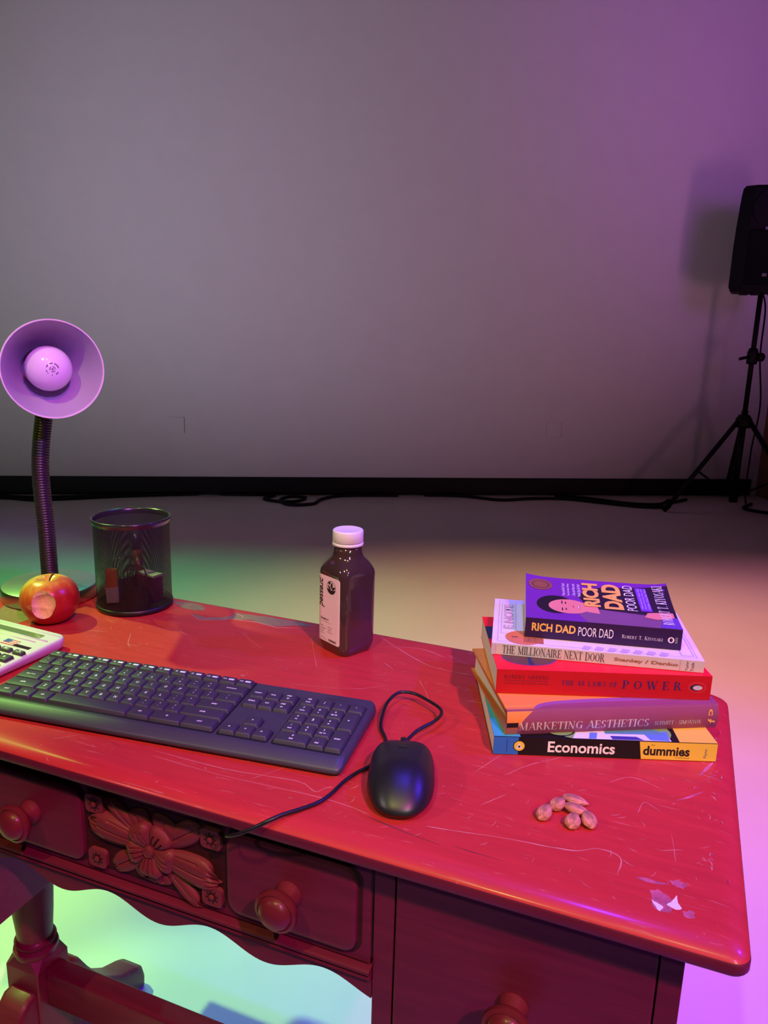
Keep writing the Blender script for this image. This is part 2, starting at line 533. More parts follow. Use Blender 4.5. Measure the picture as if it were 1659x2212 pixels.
# cables along the foot of the wall
cable_m = mat('black_cable_rubber', (0.004, 0.004, 0.004), rough=0.6, var=0.2, spec=0.2)
def floor_cable(paths, label, r=0.011):
    b_ = NB()
    for p in paths:
        q = [(x, y, r) if len(pp) == 2 else (x, y, pp[2]) for pp in p for x, y in [pp[:2]]]
        tube(b_, smooth_path(q, 5), r, 8)
    o = obj('floor_cable', b_, cable_m, smooth=True)
    tag(o, label, 'cable', 'black cables along the foot of the wall')
floor_cable([[(-3.2, 5.05), (-2.65, 5.13), (-2.4, 5.09), (-2.2, 5.15), (-1.8, 5.3), (-1.35, 5.42)],
             [(-3.1, 5.2), (-2.7, 5.19), (-2.45, 5.16), (-2.1, 5.24), (-1.6, 5.36)]], 'black cables lying on the floor along the wall behind the desk lamp')
floor_cable([[(-1.2, 5.44), (-0.95, 5.45), (-.8, 5.46), (-.86, 5.33), (-.74, 5.25), (-.62, 5.27), (-.57, 5.4), (-.68, 5.42), (-.74, 5.3), (-.66, 5.16), (-.5, 5.2), (-.45, 5.36), (-.3, 5.5), (.1, 5.56)]], 'black cable curled in a loop on the floor in front of the baseboard')
floor_cable([[(.3, 5.6), (.6, 5.6), (.85, 5.5), (1.1, 5.58), (1.35, 5.6), (1.6, 5.5), (1.85, 5.4), (2.05, 5.42), (2.12, 5.55), (2.3, 5.7)],
             [(1.3, 5.72), (1.55, 5.64), (1.8, 5.5), (2.02, 5.5), (2.15, 5.66)]], 'black cables snaking along the wall towards the speaker stand')
floor_cable([[(2.75, 5.6), (2.62, 5.42), (2.85, 5.25), (3.1, 5.3), (3.0, 5.42), (2.78, 5.36)],
             [(2.9, 5.55), (3.2, 5.4), (3.3, 5.2)]], 'black cable heaped in the corner beside the speaker stand')

# ------------------------------------------------------------------ loudspeaker on its tripod
sp_m = mat('black_speaker_shell', (0.004, 0.004, 0.005), rough=0.65, var=0.2, spec=0.15)
grille_m = mat('black_speaker_grille', (0.003, 0.003, 0.004), rough=0.75, var=0.3, scale=400, spec=0.1)
stand_m = mat('black_stand_steel', (0.004, 0.004, 0.004), rough=0.55, metal=0.0, spec=0.2)
badge_m = mat('grey_badge', (0.12, 0.12, 0.13), rough=0.4)
SX, SY = 2.525, 5.42
st = thing('speaker_stand', 'black tripod stand holding the loudspeaker in the right corner', 'speaker stand', (SX, SY, 0))
b_ = NB(); lathe(b_, [(0.022, 0.10), (0.022, 0.72)], 14); lathe(b_, [(0.030, 0.06), (0.030, 0.12)], 14); obj('lower_pole', b_, stand_m, st, True)
b_ = NB(); lathe(b_, [(0.017, 0.7), (0.017, 1.514)], 14); obj('upper_pole', b_, stand_m, st, True)
b_ = NB(); lathe(b_, [(0.032, 1.04), (0.036, 1.06), (0.036, 1.12), (0.026, 1.15)], 14); co = obj('collar', b_, stand_m, st, True)
b_ = NB(); tube(b_, [(-0.03, -0.01, 1.09), (-0.10, -0.03, 1.075)], 0.011, 8); obj('clamp_handle', b_, stand_m, co, True)
b_ = NB(); lathe(b_, [(0.02, 0.03), (0.03, 0.045), (0.03, 0.07), (0.02, 0.08)], 12, 'x', (0, 0, 1.09)); obj('clamp_knob', b_, stand_m, co, True)
b_ = NB(); lathe(b_, [(0.05, 0.60), (0.055, 0.62), (0.055, 0.66), (0.035, 0.69)], 16); obj('leg_hub', b_, stand_m, st, True)
for a in (192, 312, 72):
    dx, dy = math.cos(R(a)), math.sin(R(a))
    b_ = NB()
    tube(b_, [(dx*0.045, dy*0.045, 0.645), (dx*0.53, dy*0.53, 0.02)], 0.017, 10)
    lg = obj('leg', b_, stand_m, st, True)
    b_ = NB(); tube(b_, [(dx*0.51, dy*0.51, 0.045), (dx*0.55, dy*0.55, 0.012)], 0.021, 10); obj('rubber_foot', b_, stand_m, lg, True)
    b_ = NB(); tube(b_, [(dx*0.03, dy*0.03, 0.11), (dx*0.33, dy*0.33, 0.30)], 0.008, 8); obj('brace', b_, stand_m, st, True)

ls = thing('loudspeaker', 'black loudspeaker box mounted on the tripod stand by the wall', 'loudspeaker', (SX - .02, SY, 1.515), R(-14))
b_ = NB()
prof = [(-0.215, -0.14), (-0.14, -0.185), (0.14, -0.185), (0.215, -0.14), (0.15, 0.17), (-0.15, 0.17)]
rings = []
for z, s in ((0.0, 0.93), (0.03, 1.0), (0.28, 1.0), (0.40, 0.985), (0.60, 0.93), (0.645, 0.90), (0.665, 0.82)):
    rings.append([(x*s, y*s, z) for x, y in prof])
loft(b_, rings)
for x in (-0.13, -0.06, 0.05):
    box(b_, x, x + 0.05, -0.15, -0.05, -0.018, 0.002, 0.004)
obj('cabinet', b_, sp_m, ls)
b_ = NB(); box(b_, -0.135, 0.135, -0.196, -0.18, 0.04, 0.39, 0.01); gr = obj('grille', b_, grille_m, ls)
b_ = NB(); lathe(b_, [(0.02, -0.20), (0.13, -0.186)], 24, 'y', (0, 0, 0.52)); obj('horn', b_, sp_m, ls)
b_ = NB(); box(b_, -0.045, 0.045, -0.1985, -0.19, 0.385, 0.405, 0.003); obj('badge', b_, badge_m, ls, label='grey oval maker badge')
b_ = NB(); box(b_, -0.03, 0.0, -0.2, -0.19, 0.095, 0.117, 0.004); obj('volume_plate', b_, badge_m, ls, label='small grey plate')
b_ = NB(); tube(b_, smooth_path([(SX+.05, SY+.215, 1.62), (SX+.13, SY+.19, 1.45), (SX+.10, SY+.1, 1.1), (SX+.13, SY+.06, 0.75), (SX+.09, SY+.02, 0.4), (SX+.10, SY-.02, 0.02), (SX+.3, SY-.1, 0.012)], 6), 0.006, 8)
tag(obj('speaker_cable', b_, cable_m, smooth=True), 'thin black cable hanging from the loudspeaker down beside the stand pole', 'cable')

# ------------------------------------------------------------------ desk frame of reference
DYAW = R(21.2768)
ORG = Vector((0.2755, 0.4626, 0.76))
M_desk = Matrix.Translation(ORG) @ Matrix.Rotation(-DYAW, 4, 'Z')
def D(x, y, z=0.0):
    return M_desk @ Vector((x, y, z))
def on_desk(name, label, cat, x, y, z=0.0, rot=0.0, group=None):
    return thing(name, label, cat, D(x, y, z), -DYAW + rot, group)

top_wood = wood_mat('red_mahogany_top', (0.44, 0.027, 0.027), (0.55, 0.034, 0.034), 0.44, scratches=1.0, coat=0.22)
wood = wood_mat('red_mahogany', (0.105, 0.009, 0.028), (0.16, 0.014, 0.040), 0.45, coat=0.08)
carve_wood = wood_mat('carved_red_mahogany', (0.15, 0.026, 0.032), (0.21, 0.036, 0.042), 0.5, coat=0.05)
dark_wood = wood_mat('dark_groove_wood', (0.03, 0.006, 0.006), (0.05, 0.01, 0.01), 0.6, coat=0.0)
scratch_m = mat('pale_scratch', (0.56, 0.20, 0.16), rough=0.6, var=0.2, scale=60)
bare_m = mat('bare_worn_veneer', (0.24, 0.14, 0.09), rough=0.7, var=0.3, scale=40, stretch=(2, 14, 2))
dent_m = mat('dark_dent', (0.20, 0.022, 0.022), rough=0.7, var=0.3)
white_chip = mat('white_chip', (0.75, 0.68, 0.72), rough=0.6)
scuff_m = mat('grey_violet_scuff', (0.46, 0.095, 0.15), rough=0.6, var=0.4, scale=90)

desk = thing('desk', 'worn red mahogany desk with carved front and scalloped apron', 'desk', D(0, 0, 0), -DYAW)
DW, DD = 1.107, 0.463
bm = NB()
def deskring(ins, z):
    return [(x, y, z) for x, y in rrect(-DW + ins, -ins, ins, DD - ins, 0.012, 6, (max(.012-ins*.3, .004), max(.014-ins*.3, .004), max(.022-ins*.3, .006), max(.022-ins*.3, .006)))]
loft(bm, [deskring(0.004, -0.0205), deskring(0.001, -0.0195), deskring(0.0, -0.0175), deskring(0.0, -0.0105), deskring(0.0007, -0.0085), deskring(0.003, -0.0062), deskring(0.0075, -0.0036), deskring(0.013, -0.0016), deskring(0.019, -0.0005), deskring(0.026, 0.0)])
Z1 = 0.00007
scr = [
 ([(-.5702,.0554),(-.4849,.0554),(-.4065,.0662),(-.3818,.0575),(-.376,.066),(-.3688,.0717)], .0010),
 ([(-.5634,.0467),(-.478,.0449),(-.3687,.051),(-.3188,.0457)], .0010),
 ([(-.2664,.0503),(-.2334,.0562),(-.1931,.0634),(-.1571,.067),(-.134,.0718),(-.1194,.0814),(-.0997,.0776),(-.1002,.0536)], .0013),
 ([(-.4691,.4413),(-.3931,.3877),(-.3554,.3729),(-.3049,.3731)], .0014),
 ([(-.30,.362),(-.275,.352)], .001), ([(-.30,.30),(-.265,.304)], .0018), ([(-.37,.33),(-.35,.30),(-.335,.27)], .001),
 ([(-.78,.33),(-.74,.335),(-.70,.31)], .001), ([(-.66,.37),(-.60,.33)], .0008), ([(-.56,.40),(-.50,.30)], .0008),
 ([(-.52,.25),(-.44,.27),(-.40,.30)], .0008), ([(-.45,.05),(-.43,.08),(-.425,.1)], .0007), ([(-.68,.03),(-.66,.05)], .001),
 ([(-.25,.15),(-.23,.2)], .0008), ([(-.22,.16),(-.2,.19),(-.19,.2)], .0008), ([(-.12,.19),(-.10,.21),(-.07,.2)], .0009),
 ([(-.2,.19),(-.17,.22)], .0008), ([(-.23,.1),(-.21,.13)], .0008), ([(-.09,.15),(-.085,.17),(-.07,.16)], .001),
 ([(-.45,.41),(-.40,.425),(-.36,.41)], .0012), ([(-.36,.42),(-.32,.40)], .0009), ([(-.43,.36),(-.41,.345)], .001),
 ([(-.9,.25),(-.86,.28),(-.83,.29)], .0008), ([(-.80,.3),(-.78,.27),(-.77,.26)], .0009),
 ([(-.06,.13),(-.055,.09)], .0008), ([(-.07,.1),(-.05,.11)], .0008),
]
for pts, w in scr:
    P = smooth_path([(x, y, 0) for x, y in pts], 4)
    strip(bm, [(p.x + random.uniform(-.0003, .0003), p.y + random.uniform(-.0003, .0003)) for p in P], w*.72, Z1, mi=1, jitter=0.5)
for k in range(420):
    x, y = random.uniform(-1.08, -.03), random.uniform(.03, .44)
    a = random.choice((R(20), R(35), R(-40), R(70), R(10))) + random.gauss(0, .25)
    l = random.uniform(.002, .012)
    strip(bm, [(x, y), (x + l*.5*math.cos(a), y + l*.5*math.sin(a)), (x + l*math.cos(a+.2), y + l*math.sin(a+.2))], random.uniform(.0003, .0008), Z1, mi=1, jitter=.4)
# worn bare veneer along the back edge
def blob(pts, z, mi, n=4, j=.0012):
    P = smooth_path([(x, y, 0) for x, y in pts + [pts[0]]], n)[:-1]
    LAYER[0] += 1
    z += LAYER[0] * 1.5e-7
    f = flat(bm, [(p.x + random.uniform(-j, j), p.y + random.uniform(-j, j)) for p in P], z, mi=mi)
    if f.normal.z < 0 or sum((P[i].x*P[(i+1) % len(P)].y - P[(i+1) % len(P)].x*P[i].y) for i in range(len(P))) < 0:
        f.normal_flip()
blob([(-.71,.434),(-.70,.41),(-.67,.416),(-.63,.41),(-.60,.425),(-.575,.436),(-.60,.441),(-.65,.4405)], Z1, 2)
blob([(-.765,.40),(-.74,.386),(-.708,.40),(-.69,.418),(-.70,.428),(-.715,.41),(-.74,.398)], Z1, 2)
blob([(-.83,.435),(-.79,.415),(-.76,.42),(-.77,.436),(-.80,.441)], Z1, 2)
blob([(-1.06,.32),(-1.02,.26),(-.99,.24),(-.97,.27),(-.99,.31),(-1.03,.36)], Z1, 2)
strip(bm, [(-.77,.40),(-.742,.384),(-.715,.395),(-.70,.408),(-.66,.413),(-.62,.407),(-.59,.42),(-.56,.43)], .0016, Z1*1.6, mi=1, jitter=.6)
strip(bm, [(-.715,.435),(-.69,.425),(-.685,.413)], .0014, Z1*1.6, mi=1, jitter=.6)
# dents, chips and scuffs on the right
strip(bm, [(-.32,.042),(-.3072,.0397),(-.2784,.0344),(-.2471,.0309)], .0013, Z1, mi=3, jitter=.6)
strip(bm, [(-.235,.034),(-.22,.033),(-.19,.0325)], .0009, Z1, mi=3, jitter=.6)
strip(bm, [(-.62,.05),(-.605,.047)], .002, Z1, mi=3)
blob([(-.0725,.035),(-.068,.026),(-.0655,.0245),(-.0635,.030),(-.067,.0325)], Z1*1.6, 4, j=.0004)
blob([(-.061,.0335),(-.057,.040),(-.0535,.0478),(-.0525,.039),(-.0495,.034),(-.054,.031)], Z1*1.6, 4, j=.0004)
strip(bm, [(-.0851,.0572),(-.078,.057),(-.0688,.0570),(-.06,.059)], .005, Z1, mi=5, jitter=.4)
blob([(-.059,.064),(-.052,.067),(-.046,.063),(-.05,.058),(-.056,.059)], Z1, 5)
blob([(-.074,.046),(-.066,.048),(-.055,.038),(-.060,.026),(-.071,.028)], Z1*.8, 5)
blob([(-.05,.03),(-.042,.034),(-.04,.028),(-.046,.025)], Z1, 5)
for pts in ([(-.0571,.185),(-.0447,.1971),(-.0319,.2129)], [(-.052,.19),(-.04,.204)], [(-.036,.24),(-.028,.26),(-.022,.275)], [(-.03,.235),(-.02,.25)]):
    strip(bm, pts, .004, Z1, mi=5, jitter=.6)
for k in range(46):
    x, y = random.gauss(-.026, .006), random.uniform(.07, .43)
    a = random.uniform(0, PI)
    l = random.uniform(.004, .012)
    if x > -.014:
        x = -.016
    strip(bm, [(x, y), (x + l*.35*math.cos(a), y + l*.5*math.sin(a)), (x + l*.5*math.cos(a+.5), y + l*math.sin(a+.5))], random.uniform(.0005, .0014), Z1, mi=(1 if k % 3 else 5), jitter=.5)
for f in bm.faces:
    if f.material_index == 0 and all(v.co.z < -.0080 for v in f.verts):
        f.material_index = 6  # darker wood on the vertical edge band puts its shade into the colour
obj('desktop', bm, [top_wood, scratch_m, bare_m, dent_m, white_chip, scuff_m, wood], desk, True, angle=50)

YF = 0.03
# pedestal boxes left and right
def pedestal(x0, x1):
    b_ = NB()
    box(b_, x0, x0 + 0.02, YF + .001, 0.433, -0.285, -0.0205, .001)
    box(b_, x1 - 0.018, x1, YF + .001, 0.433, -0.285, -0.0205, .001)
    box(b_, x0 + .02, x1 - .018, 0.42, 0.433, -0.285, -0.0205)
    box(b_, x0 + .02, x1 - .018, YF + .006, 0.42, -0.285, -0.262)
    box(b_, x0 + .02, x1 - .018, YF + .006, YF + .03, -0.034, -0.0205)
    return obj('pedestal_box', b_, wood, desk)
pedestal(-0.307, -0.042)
pedestal(-1.065, -0.800)
def knob_bm(c):
    b_ = NB()
    pr = [(.0140, .0), (.0140, -.0025), (.0120, -.006), (.0105, -.012), (.0120, -.016), (.0190, -.0185), (.0218, -.0225), (.0215, -.0265), (.0185, -.028), (.0172, -.0272), (.0165, -.029), (.0145, -.0325), (.0095, -.0352), (.0035, -.0364)]
    lathe(b_, pr, 36, 'y', c)
    bmesh.ops.recalc_face_normals(b_, faces=b_.faces)
    return b_
knob_m = wood_mat('polished_knob_wood', (0.12, 0.013, 0.024), (0.18, 0.019, 0.034), 0.38, coat=0.15)
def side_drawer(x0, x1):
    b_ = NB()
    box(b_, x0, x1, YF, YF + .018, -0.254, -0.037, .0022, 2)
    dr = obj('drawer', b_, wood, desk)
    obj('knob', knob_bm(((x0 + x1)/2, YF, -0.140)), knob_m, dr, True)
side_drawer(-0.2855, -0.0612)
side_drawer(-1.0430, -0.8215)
# kneehole drawer with two raised panels and knobs
b_ = NB()
box(b_, -0.7975, -0.3095, YF, YF + .018, -0.1475, -0.034, .0015)
cdraw = obj('kneehole_drawer', b_, wood, desk)
for x0, x1 in ((-0.4625, -0.3220), (-0.7840, -0.6435)):
    b_ = NB()
    prism(b_, rrect(x0 - .004, x1 + .004, -0.1405, -0.0455, .016, 7), YF - .0006, YF, 'xz', 1)
    rings = []
    for ins, dy in ((0, -.0006), (.0006, -.0045), (.003, -.0058), (.006, -.006)):
        rings.append([(x, YF + dy, z) for x, z in rrect(x0 + ins, x1 - ins, -0.1375 + ins, -0.0485 - ins, .0145, 7)])
    loft(b_, rings, cap0=False)
    bmesh.ops.recalc_face_normals(b_, faces=b_.faces)
    obj('raised_panel', b_, [wood, dark_wood], cdraw, True)
    obj('knob', knob_bm(((x0 + x1)/2, YF - .006, -0.093)), knob_m, cdraw, True)
# rails, mouldings, apron of the kneehole
b_ = NB()
box(b_, -0.7975, -0.3095, YF + .004, YF + .03, -0.034, -0.0205)
obj('top_rail', b_, wood, desk)
b_ = NB()
mp_ = [(YF + .012, -.1495), (YF - .003, -.1495), (YF - .0065, -.1515), (YF - .0065, -.1545), (YF - .003, -.1565), (YF - .001, -.1575), (YF - .004, -.1590), (YF - .0045, -.1615), (YF - .001, -.1635), (YF + .012, -.1635)]
prism(b_, mp_, -0.7995, -0.3075, 'yz')
obj('moulding', b_, wood, desk, True, angle=30)
b_ = NB()
edge = [(-.7995 + k * .492/96, -.1795 + .0092*math.cos(2*PI*(-.7995 + k*.492/96 + .7505)/.1310)) for k in range(97)]
prism(b_, [(-.3075, -.1625)] + [(-.7995, -.1625)] + edge, YF + .001, YF + .017, 'xz')
obj('scalloped_apron', b_, wood, desk)
for x in (-0.3092, -0.7992):
    pass

# carved floral panel
car = None
b_ = NB()
box(b_, -0.6385, -0.4675, YF - .0005, YF + .002, -0.1385, -0.0475)
car = obj('carved_panel', b_, dark_wood, desk, label='carved flower and leaves on dark ground')
CX, CZ, CY = -0.553, -0.0935, YF - .0005
def leaf(name, bx, bz, ang, L_, W_, H_, veins=3, blunt=4.0, lift=0.0, serr=0.0, rise=.35, dish=0.0):
    b2 = NB()
    nu, nv = 26, 25
    G = []
    ca, sa = math.cos(R(ang)), math.sin(R(ang))
    for i in range(nu):
        u = i/(nu-1)
        w = W_ * ((u + .03)**rise) * max(0.0, 1 - u**blunt)**.5 + W_*.02
        row = []
        for j in range(nv):
            v = -1 + 2*j/(nv-1)
            ee = max(abs(v)**4, u**10)
            h = H_*(1 - ee*.75)*(.55 + .45*math.sin(PI*min(1, u*.75 + .1)))
            if dish:
                h -= dish*H_*max(0, 1 - u*1.6)
            gr = max(0, math.cos(v*PI*veins))**10 * (.06 < u < .80 - .25*abs(v)) * (abs(v) < .9)
            h -= H_*.36*gr
            lx = u*L_*(1 - serr*abs(math.sin(v*2.5*PI))*u**3)
            lz = v*w/2
            row.append(b2.verts.new((bx + lx*ca - lz*sa, CY - lift - max(h, .0005), bz + lx*sa + lz*ca)))
        G.append(row)
    for i in range(nu-1):
        for j in range(nv-1):
            b2.faces.new((G[i][j], G[i+1][j], G[i+1][j+1], G[i][j+1]))
    rim = [G[0][j] for j in range(nv)] + [G[i][-1] for i in range(1, nu)] + [G[-1][j] for j in range(nv-2, -1, -1)] + [G[i][0] for i in range(nu-2, 0, -1)]
    low = [b2.verts.new((v.co.x, CY, v.co.z)) for v in rim]
    for k in range(len(rim)):
        b2.faces.new((rim[k], rim[(k+1) % len(rim)], low[(k+1) % len(rim)], low[k]))
    bmesh.ops.recalc_face_normals(b2, faces=b2.faces)
    return obj(name, b2, carve_wood, car, True, angle=50)
# back leaves first, then side leaves, then the bloom
for bx, bz, a, L_, W_, bl in ((-.014, .010, 142, .058, .024, 3), (.016, .010, 36, .056, .034, 3), (-.014, -.012, 214, .048, .032, 3), (.016, -.016, -42, .056, .024, 3)):
    leaf('leaf', CX + bx, CZ + bz, a, L_, W_, .0055, 2, bl, 0, .1)
leaf('leaf', CX - .014, CZ + .004, 173, .070, .040, .0085, 3, 4.5, .001, .16)
leaf('leaf', CX + .014, CZ - .004, -9, .070, .042, .0085, 3, 4.5, .001, .16)
for bx, bz, a, L_, W_ in ((-.012, .016, 112, .026, .034), (.010, .018, 70, .024, .036), (-.006, -.020, 262, .022, .040), (.008, -.022, 288, .020, .026)):
    leaf('leaf', CX + bx, CZ + bz, a, L_, W_, .0045, 1, 5)
for k in range(5):
    leaf('petal', CX, CZ, 54 + 72*k, .0315, .0375, .0085, 5, 5.0, .003 + .0009*(k % 2) + .0003*k, 0, .62, .55)
b_ = NB()
lathe(b_, [(.0062, -.002), (.0062, -.0105), (.0054, -.0112), (.0046, -.0105), (.0038, -.0110), (.0018, -.0114)], 24, 'y', (CX, CY, CZ))
bmesh.ops.recalc_face_normals(b_, faces=b_.faces)
obj('flower_centre', b_, carve_wood, car, True)
for sx, sz in ((-1, 1), (1, 1), (-1, -1), (1, -1)):
    x, z = CX + sx*.0725, CZ + sz*.0330
    b_ = NB()
    prism(b_, rrect(x - .0118, x + .0118, z - .0108, z + .0108, .005, 3), CY - .0045, CY, 'xz')
    prism(b_, ell(x, z, .0052, .0052, 16), CY - .0049, CY - .0045, 'xz', 1)
    for k in range(8):
        a = k*PI/4 + .2
        prism(b_, ell(x + .0062*math.cos(a), z + .0062*math.sin(a), .0018, .0007, 8, rot=a), CY - .0049, CY - .0045, 'xz', 1)
    lathe(b_, [(.003, -.0045), (.003, -.006), (.0015, -.0067)], 12, 'y', (x, CY, z))
    bmesh.ops.recalc_face_normals(b_, faces=b_.faces)
    obj('corner_rosette', b_, [carve_wood, dark_wood], car)

# trestles: turned post, block and arched foot, joined by a stretcher
def trestle(cx, cy=0.205):
    b_ = NB()
    lathe(b_, [(.029, -.285), (.030, -.31), (.0315, -.35), (.0315, -.40), (.029, -.44), (.0265, -.468), (.026, -.480), (.0285, -.482), (.0305, -.486), (.0285, -.491), (.0275, -.494), (.032, -.497), (.033, -.502), (.031, -.508)], 32, 'z', (cx, cy, 0))
    bmesh.ops.recalc_face_normals(b_, faces=b_.faces)
    po = obj('turned_post', b_, wood, desk, True)
    b_ = NB()
    h = .0275
    oc = rrect(cx - h, cx + h, cy - h, cy + h, .012, 1)
    sq = rrect(cx - h - .004, cx + h + .004, cy - h - .004, cy + h + .004, .002, 1)
    loft(b_, [[(x, y, -.70) for x, y in sq], [(x, y, -.522) for x, y in sq], [(x, y, -.5065) for x, y in oc]])
    bmesh.ops.recalc_face_normals(b_, faces=b_.faces)
    obj('leg_block', b_, wood, desk)
    tp = [(-.212, -.738), (-.206, -.716), (-.19, -.706), (-.155, -.690), (-.11, -.652), (-.08, -.605), (-.062, -.572), (-.044, -.556), (.044, -.556), (.062, -.572), (.08, -.605), (.11, -.652), (.155, -.690), (.19, -.706), (.206, -.716), (.212, -.738)]
    lowp = [(.210, -.76), (.13, -.76), (.09, -.745), (-.09, -.745), (-.13, -.76), (-.210, -.76)]
    b_ = NB()
    prism(b_, [(cy + y, z) for y, z in tp + lowp], cx - .027, cx + .027, 'yz')
    es = [e for e in b_.edges if abs(e.verts[0].co.x - e.verts[1].co.x) < 1e-6]
    bmesh.ops.bevel(b_, geom=es, offset=.009, segments=3, profile=.5, affect='EDGES')
    obj('foot', b_, wood, desk, True, angle=50)
trestle(-.9325)
trestle(-.1745)
b_ = NB()
box(b_, -.903, -.204, .189, .221, -.590, -.5255, .005, 3)
obj('stretcher', b_, wood, desk, True)

# ------------------------------------------------------------------ books
def inks(**k):
    return [mat('ink_' + n, c, rough=0.38, var=0.03, spec=0.22) for n, c in k.items()]
page_m = mat('book_pages', (0.84, 0.78, 0.70), rough=0.85, var=0.10, scale=25, stretch=(1, 1, 60), spec=0.1)
ink_black = mat('ink_black', (0.012, 0.010, 0.012), rough=0.5)
ink_white = mat('ink_white', (0.86, 0.84, 0.84), rough=0.5)
ink_gold = mat('ink_gold', (0.86, 0.50, 0.10), rough=0.45)

def paperback(name, label, x, y, z, ang, L_, D_, T_, cover_mats, curve=None, prints=(), hard=False):
    """prints: (plane, poly, material index); plane 'top' or 'spine'"""
    root = on_desk(name, label, 'book', x, y, z, R(ang), 'stacked books')
    cv = curve or (lambda px, py: 0.0)
    b_ = NB()
    t = 0.0007
    nx, ny = (14, 12) if curve else (1, 1)
    def sheet(z0, z1, bend):
        for i in range(nx):
            for j in range(ny):
                pass
        g0 = [[b_.verts.new((L_*i/nx, D_*j/ny, z0 + bend(L_*i/nx, D_*j/ny))) for j in range(ny+1)] for i in range(nx+1)]
        g1 = [[b_.verts.new((L_*i/nx, D_*j/ny, z1 + bend(L_*i/nx, D_*j/ny))) for j in range(ny+1)] for i in range(nx+1)]
        for i in range(nx):
            for j in range(ny):
                b_.faces.new((g1[i][j], g1[i+1][j], g1[i+1][j+1], g1[i][j+1]))
                b_.faces.new((g0[i][j], g0[i][j+1], g0[i+1][j+1], g0[i+1][j]))
        for i in range(nx):
            b_.faces.new((g0[i][0], g0[i+1][0], g1[i+1][0], g1[i][0]))
            b_.faces.new((g0[i+1][ny], g0[i][ny], g1[i][ny], g1[i+1][ny]))
        for j in range(ny):
            b_.faces.new((g0[0][j+1], g0[0][j], g1[0][j], g1[0][j+1]))
            b_.faces.new((g0[nx][j], g0[nx][j+1], g1[nx][j+1], g1[nx][j]))
    sheet(T_ - t, T_, cv)
    sheet(0, t, lambda a, c: 0.0)
    box(b_, 0, L_, -t*.4, t, t*.6, T_ - t*.6, 0.0)
    for f in b_.faces:
        if f.calc_center_median().y < t * 1.2:
            f.material_index = 1
    for k, (pl, poly, mi) in enumerate(prints):
        if pl == 'top':
            q = NB()
            flat(q, poly, T_ + .00012 + .00003*k, mi=mi)
            if curve:
                bmesh.ops.triangulate(q, faces=q.faces[:])
                for g in range(1, 12):
                    bmesh.ops.bisect_plane(q, geom=q.verts[:] + q.edges[:] + q.faces[:], plane_co=(0, D_*g/12, 0), plane_no=(0, 1, 0))
                for g in range(1, 14):
                    bmesh.ops.bisect_plane(q, geom=q.verts[:] + q.edges[:] + q.faces[:], plane_co=(L_*g/14, 0, 0), plane_no=(1, 0, 0))
            for v in q.verts:
                v.co.z += cv(v.co.x, v.co.y)
            me = bpy.data.meshes.new('tmp')
            q.to_mesh(me)
            q.free()
            b_.from_mesh(me)
            bpy.data.meshes.remove(me)
        else:
            flat(b_, poly, -t*.4 - .00012 - .00004*k, 'xz', mi=mi)
    co = obj('cover', b_, cover_mats, root)
    b_ = NB()
    e = 0.0012
    nx, ny = (10, 10) if curve else (1, 1)
    lo = [[b_.verts.new((.0004 + (L_-.0008)*i/nx, t + (D_-e-t)*j/ny, t)) for j in range(ny+1)] for i in range(nx+1)]
    hi = [[b_.verts.new((.0004 + (L_-.0008)*i/nx, t + (D_-e-t)*j/ny, T_ - t + cv(L_*i/nx, D_*j/ny)*.97)) for j in range(ny+1)] for i in range(nx+1)]
    for i in range(nx):
        for j in range(ny):
            b_.faces.new((hi[i][j], hi[i+1][j], hi[i+1][j+1], hi[i][j+1]))
            b_.faces.new((lo[i][j], lo[i][j+1], lo[i+1][j+1], lo[i+1][j]))
        b_.faces.new((lo[i][0], lo[i+1][0], hi[i+1][0], hi[i][0]))
        b_.faces.new((lo[i+1][ny], lo[i][ny], hi[i][ny], hi[i+1][ny]))
    for j in range(ny):
        b_.faces.new((lo[0][j+1], lo[0][j], hi[0][j], hi[0][j+1]))
        b_.faces.new((lo[nx][j], lo[nx][j+1], hi[nx][j+1], hi[nx][j]))
    obj('pages', b_, page_m, root)
    return root, co
FS = front_frame(-.0006)
def spine_text(co, s, x0, x1, z0, z1, m, **k):
    return letters('spine_lettering', s, (x0, x1, z0, z1), m, co, FS, **k)
def spine_text_up(co, s, x0, x1, z0, z1, m, **k):
    # reads upwards along +z, letter tops towards -x
    pl = FS @ Matrix.Translation((x1, z0, 0)) @ Matrix.Rotation(R(90), 4, 'Z')
    return letters('spine_lettering', s, (0, z1 - z0, 0, x1 - x0), m, co, pl, **k)
def cover_text_in(co, s, x0, x1, y0, y1, m, zt, cv=None, **k):
    # on the top cover, reads away from the spine, letter tops towards -x
    pl = Matrix.Translation((x1, y0, zt)) @ Matrix.Rotation(R(90), 4, 'Z')
    cf = (lambda c: (c.x, c.y, c.z + cv(c.x, c.y))) if cv else None
    return letters('cover_lettering', s, (0, y1 - y0, 0, x1 - x0), m, co, pl, conform=cf, **k)

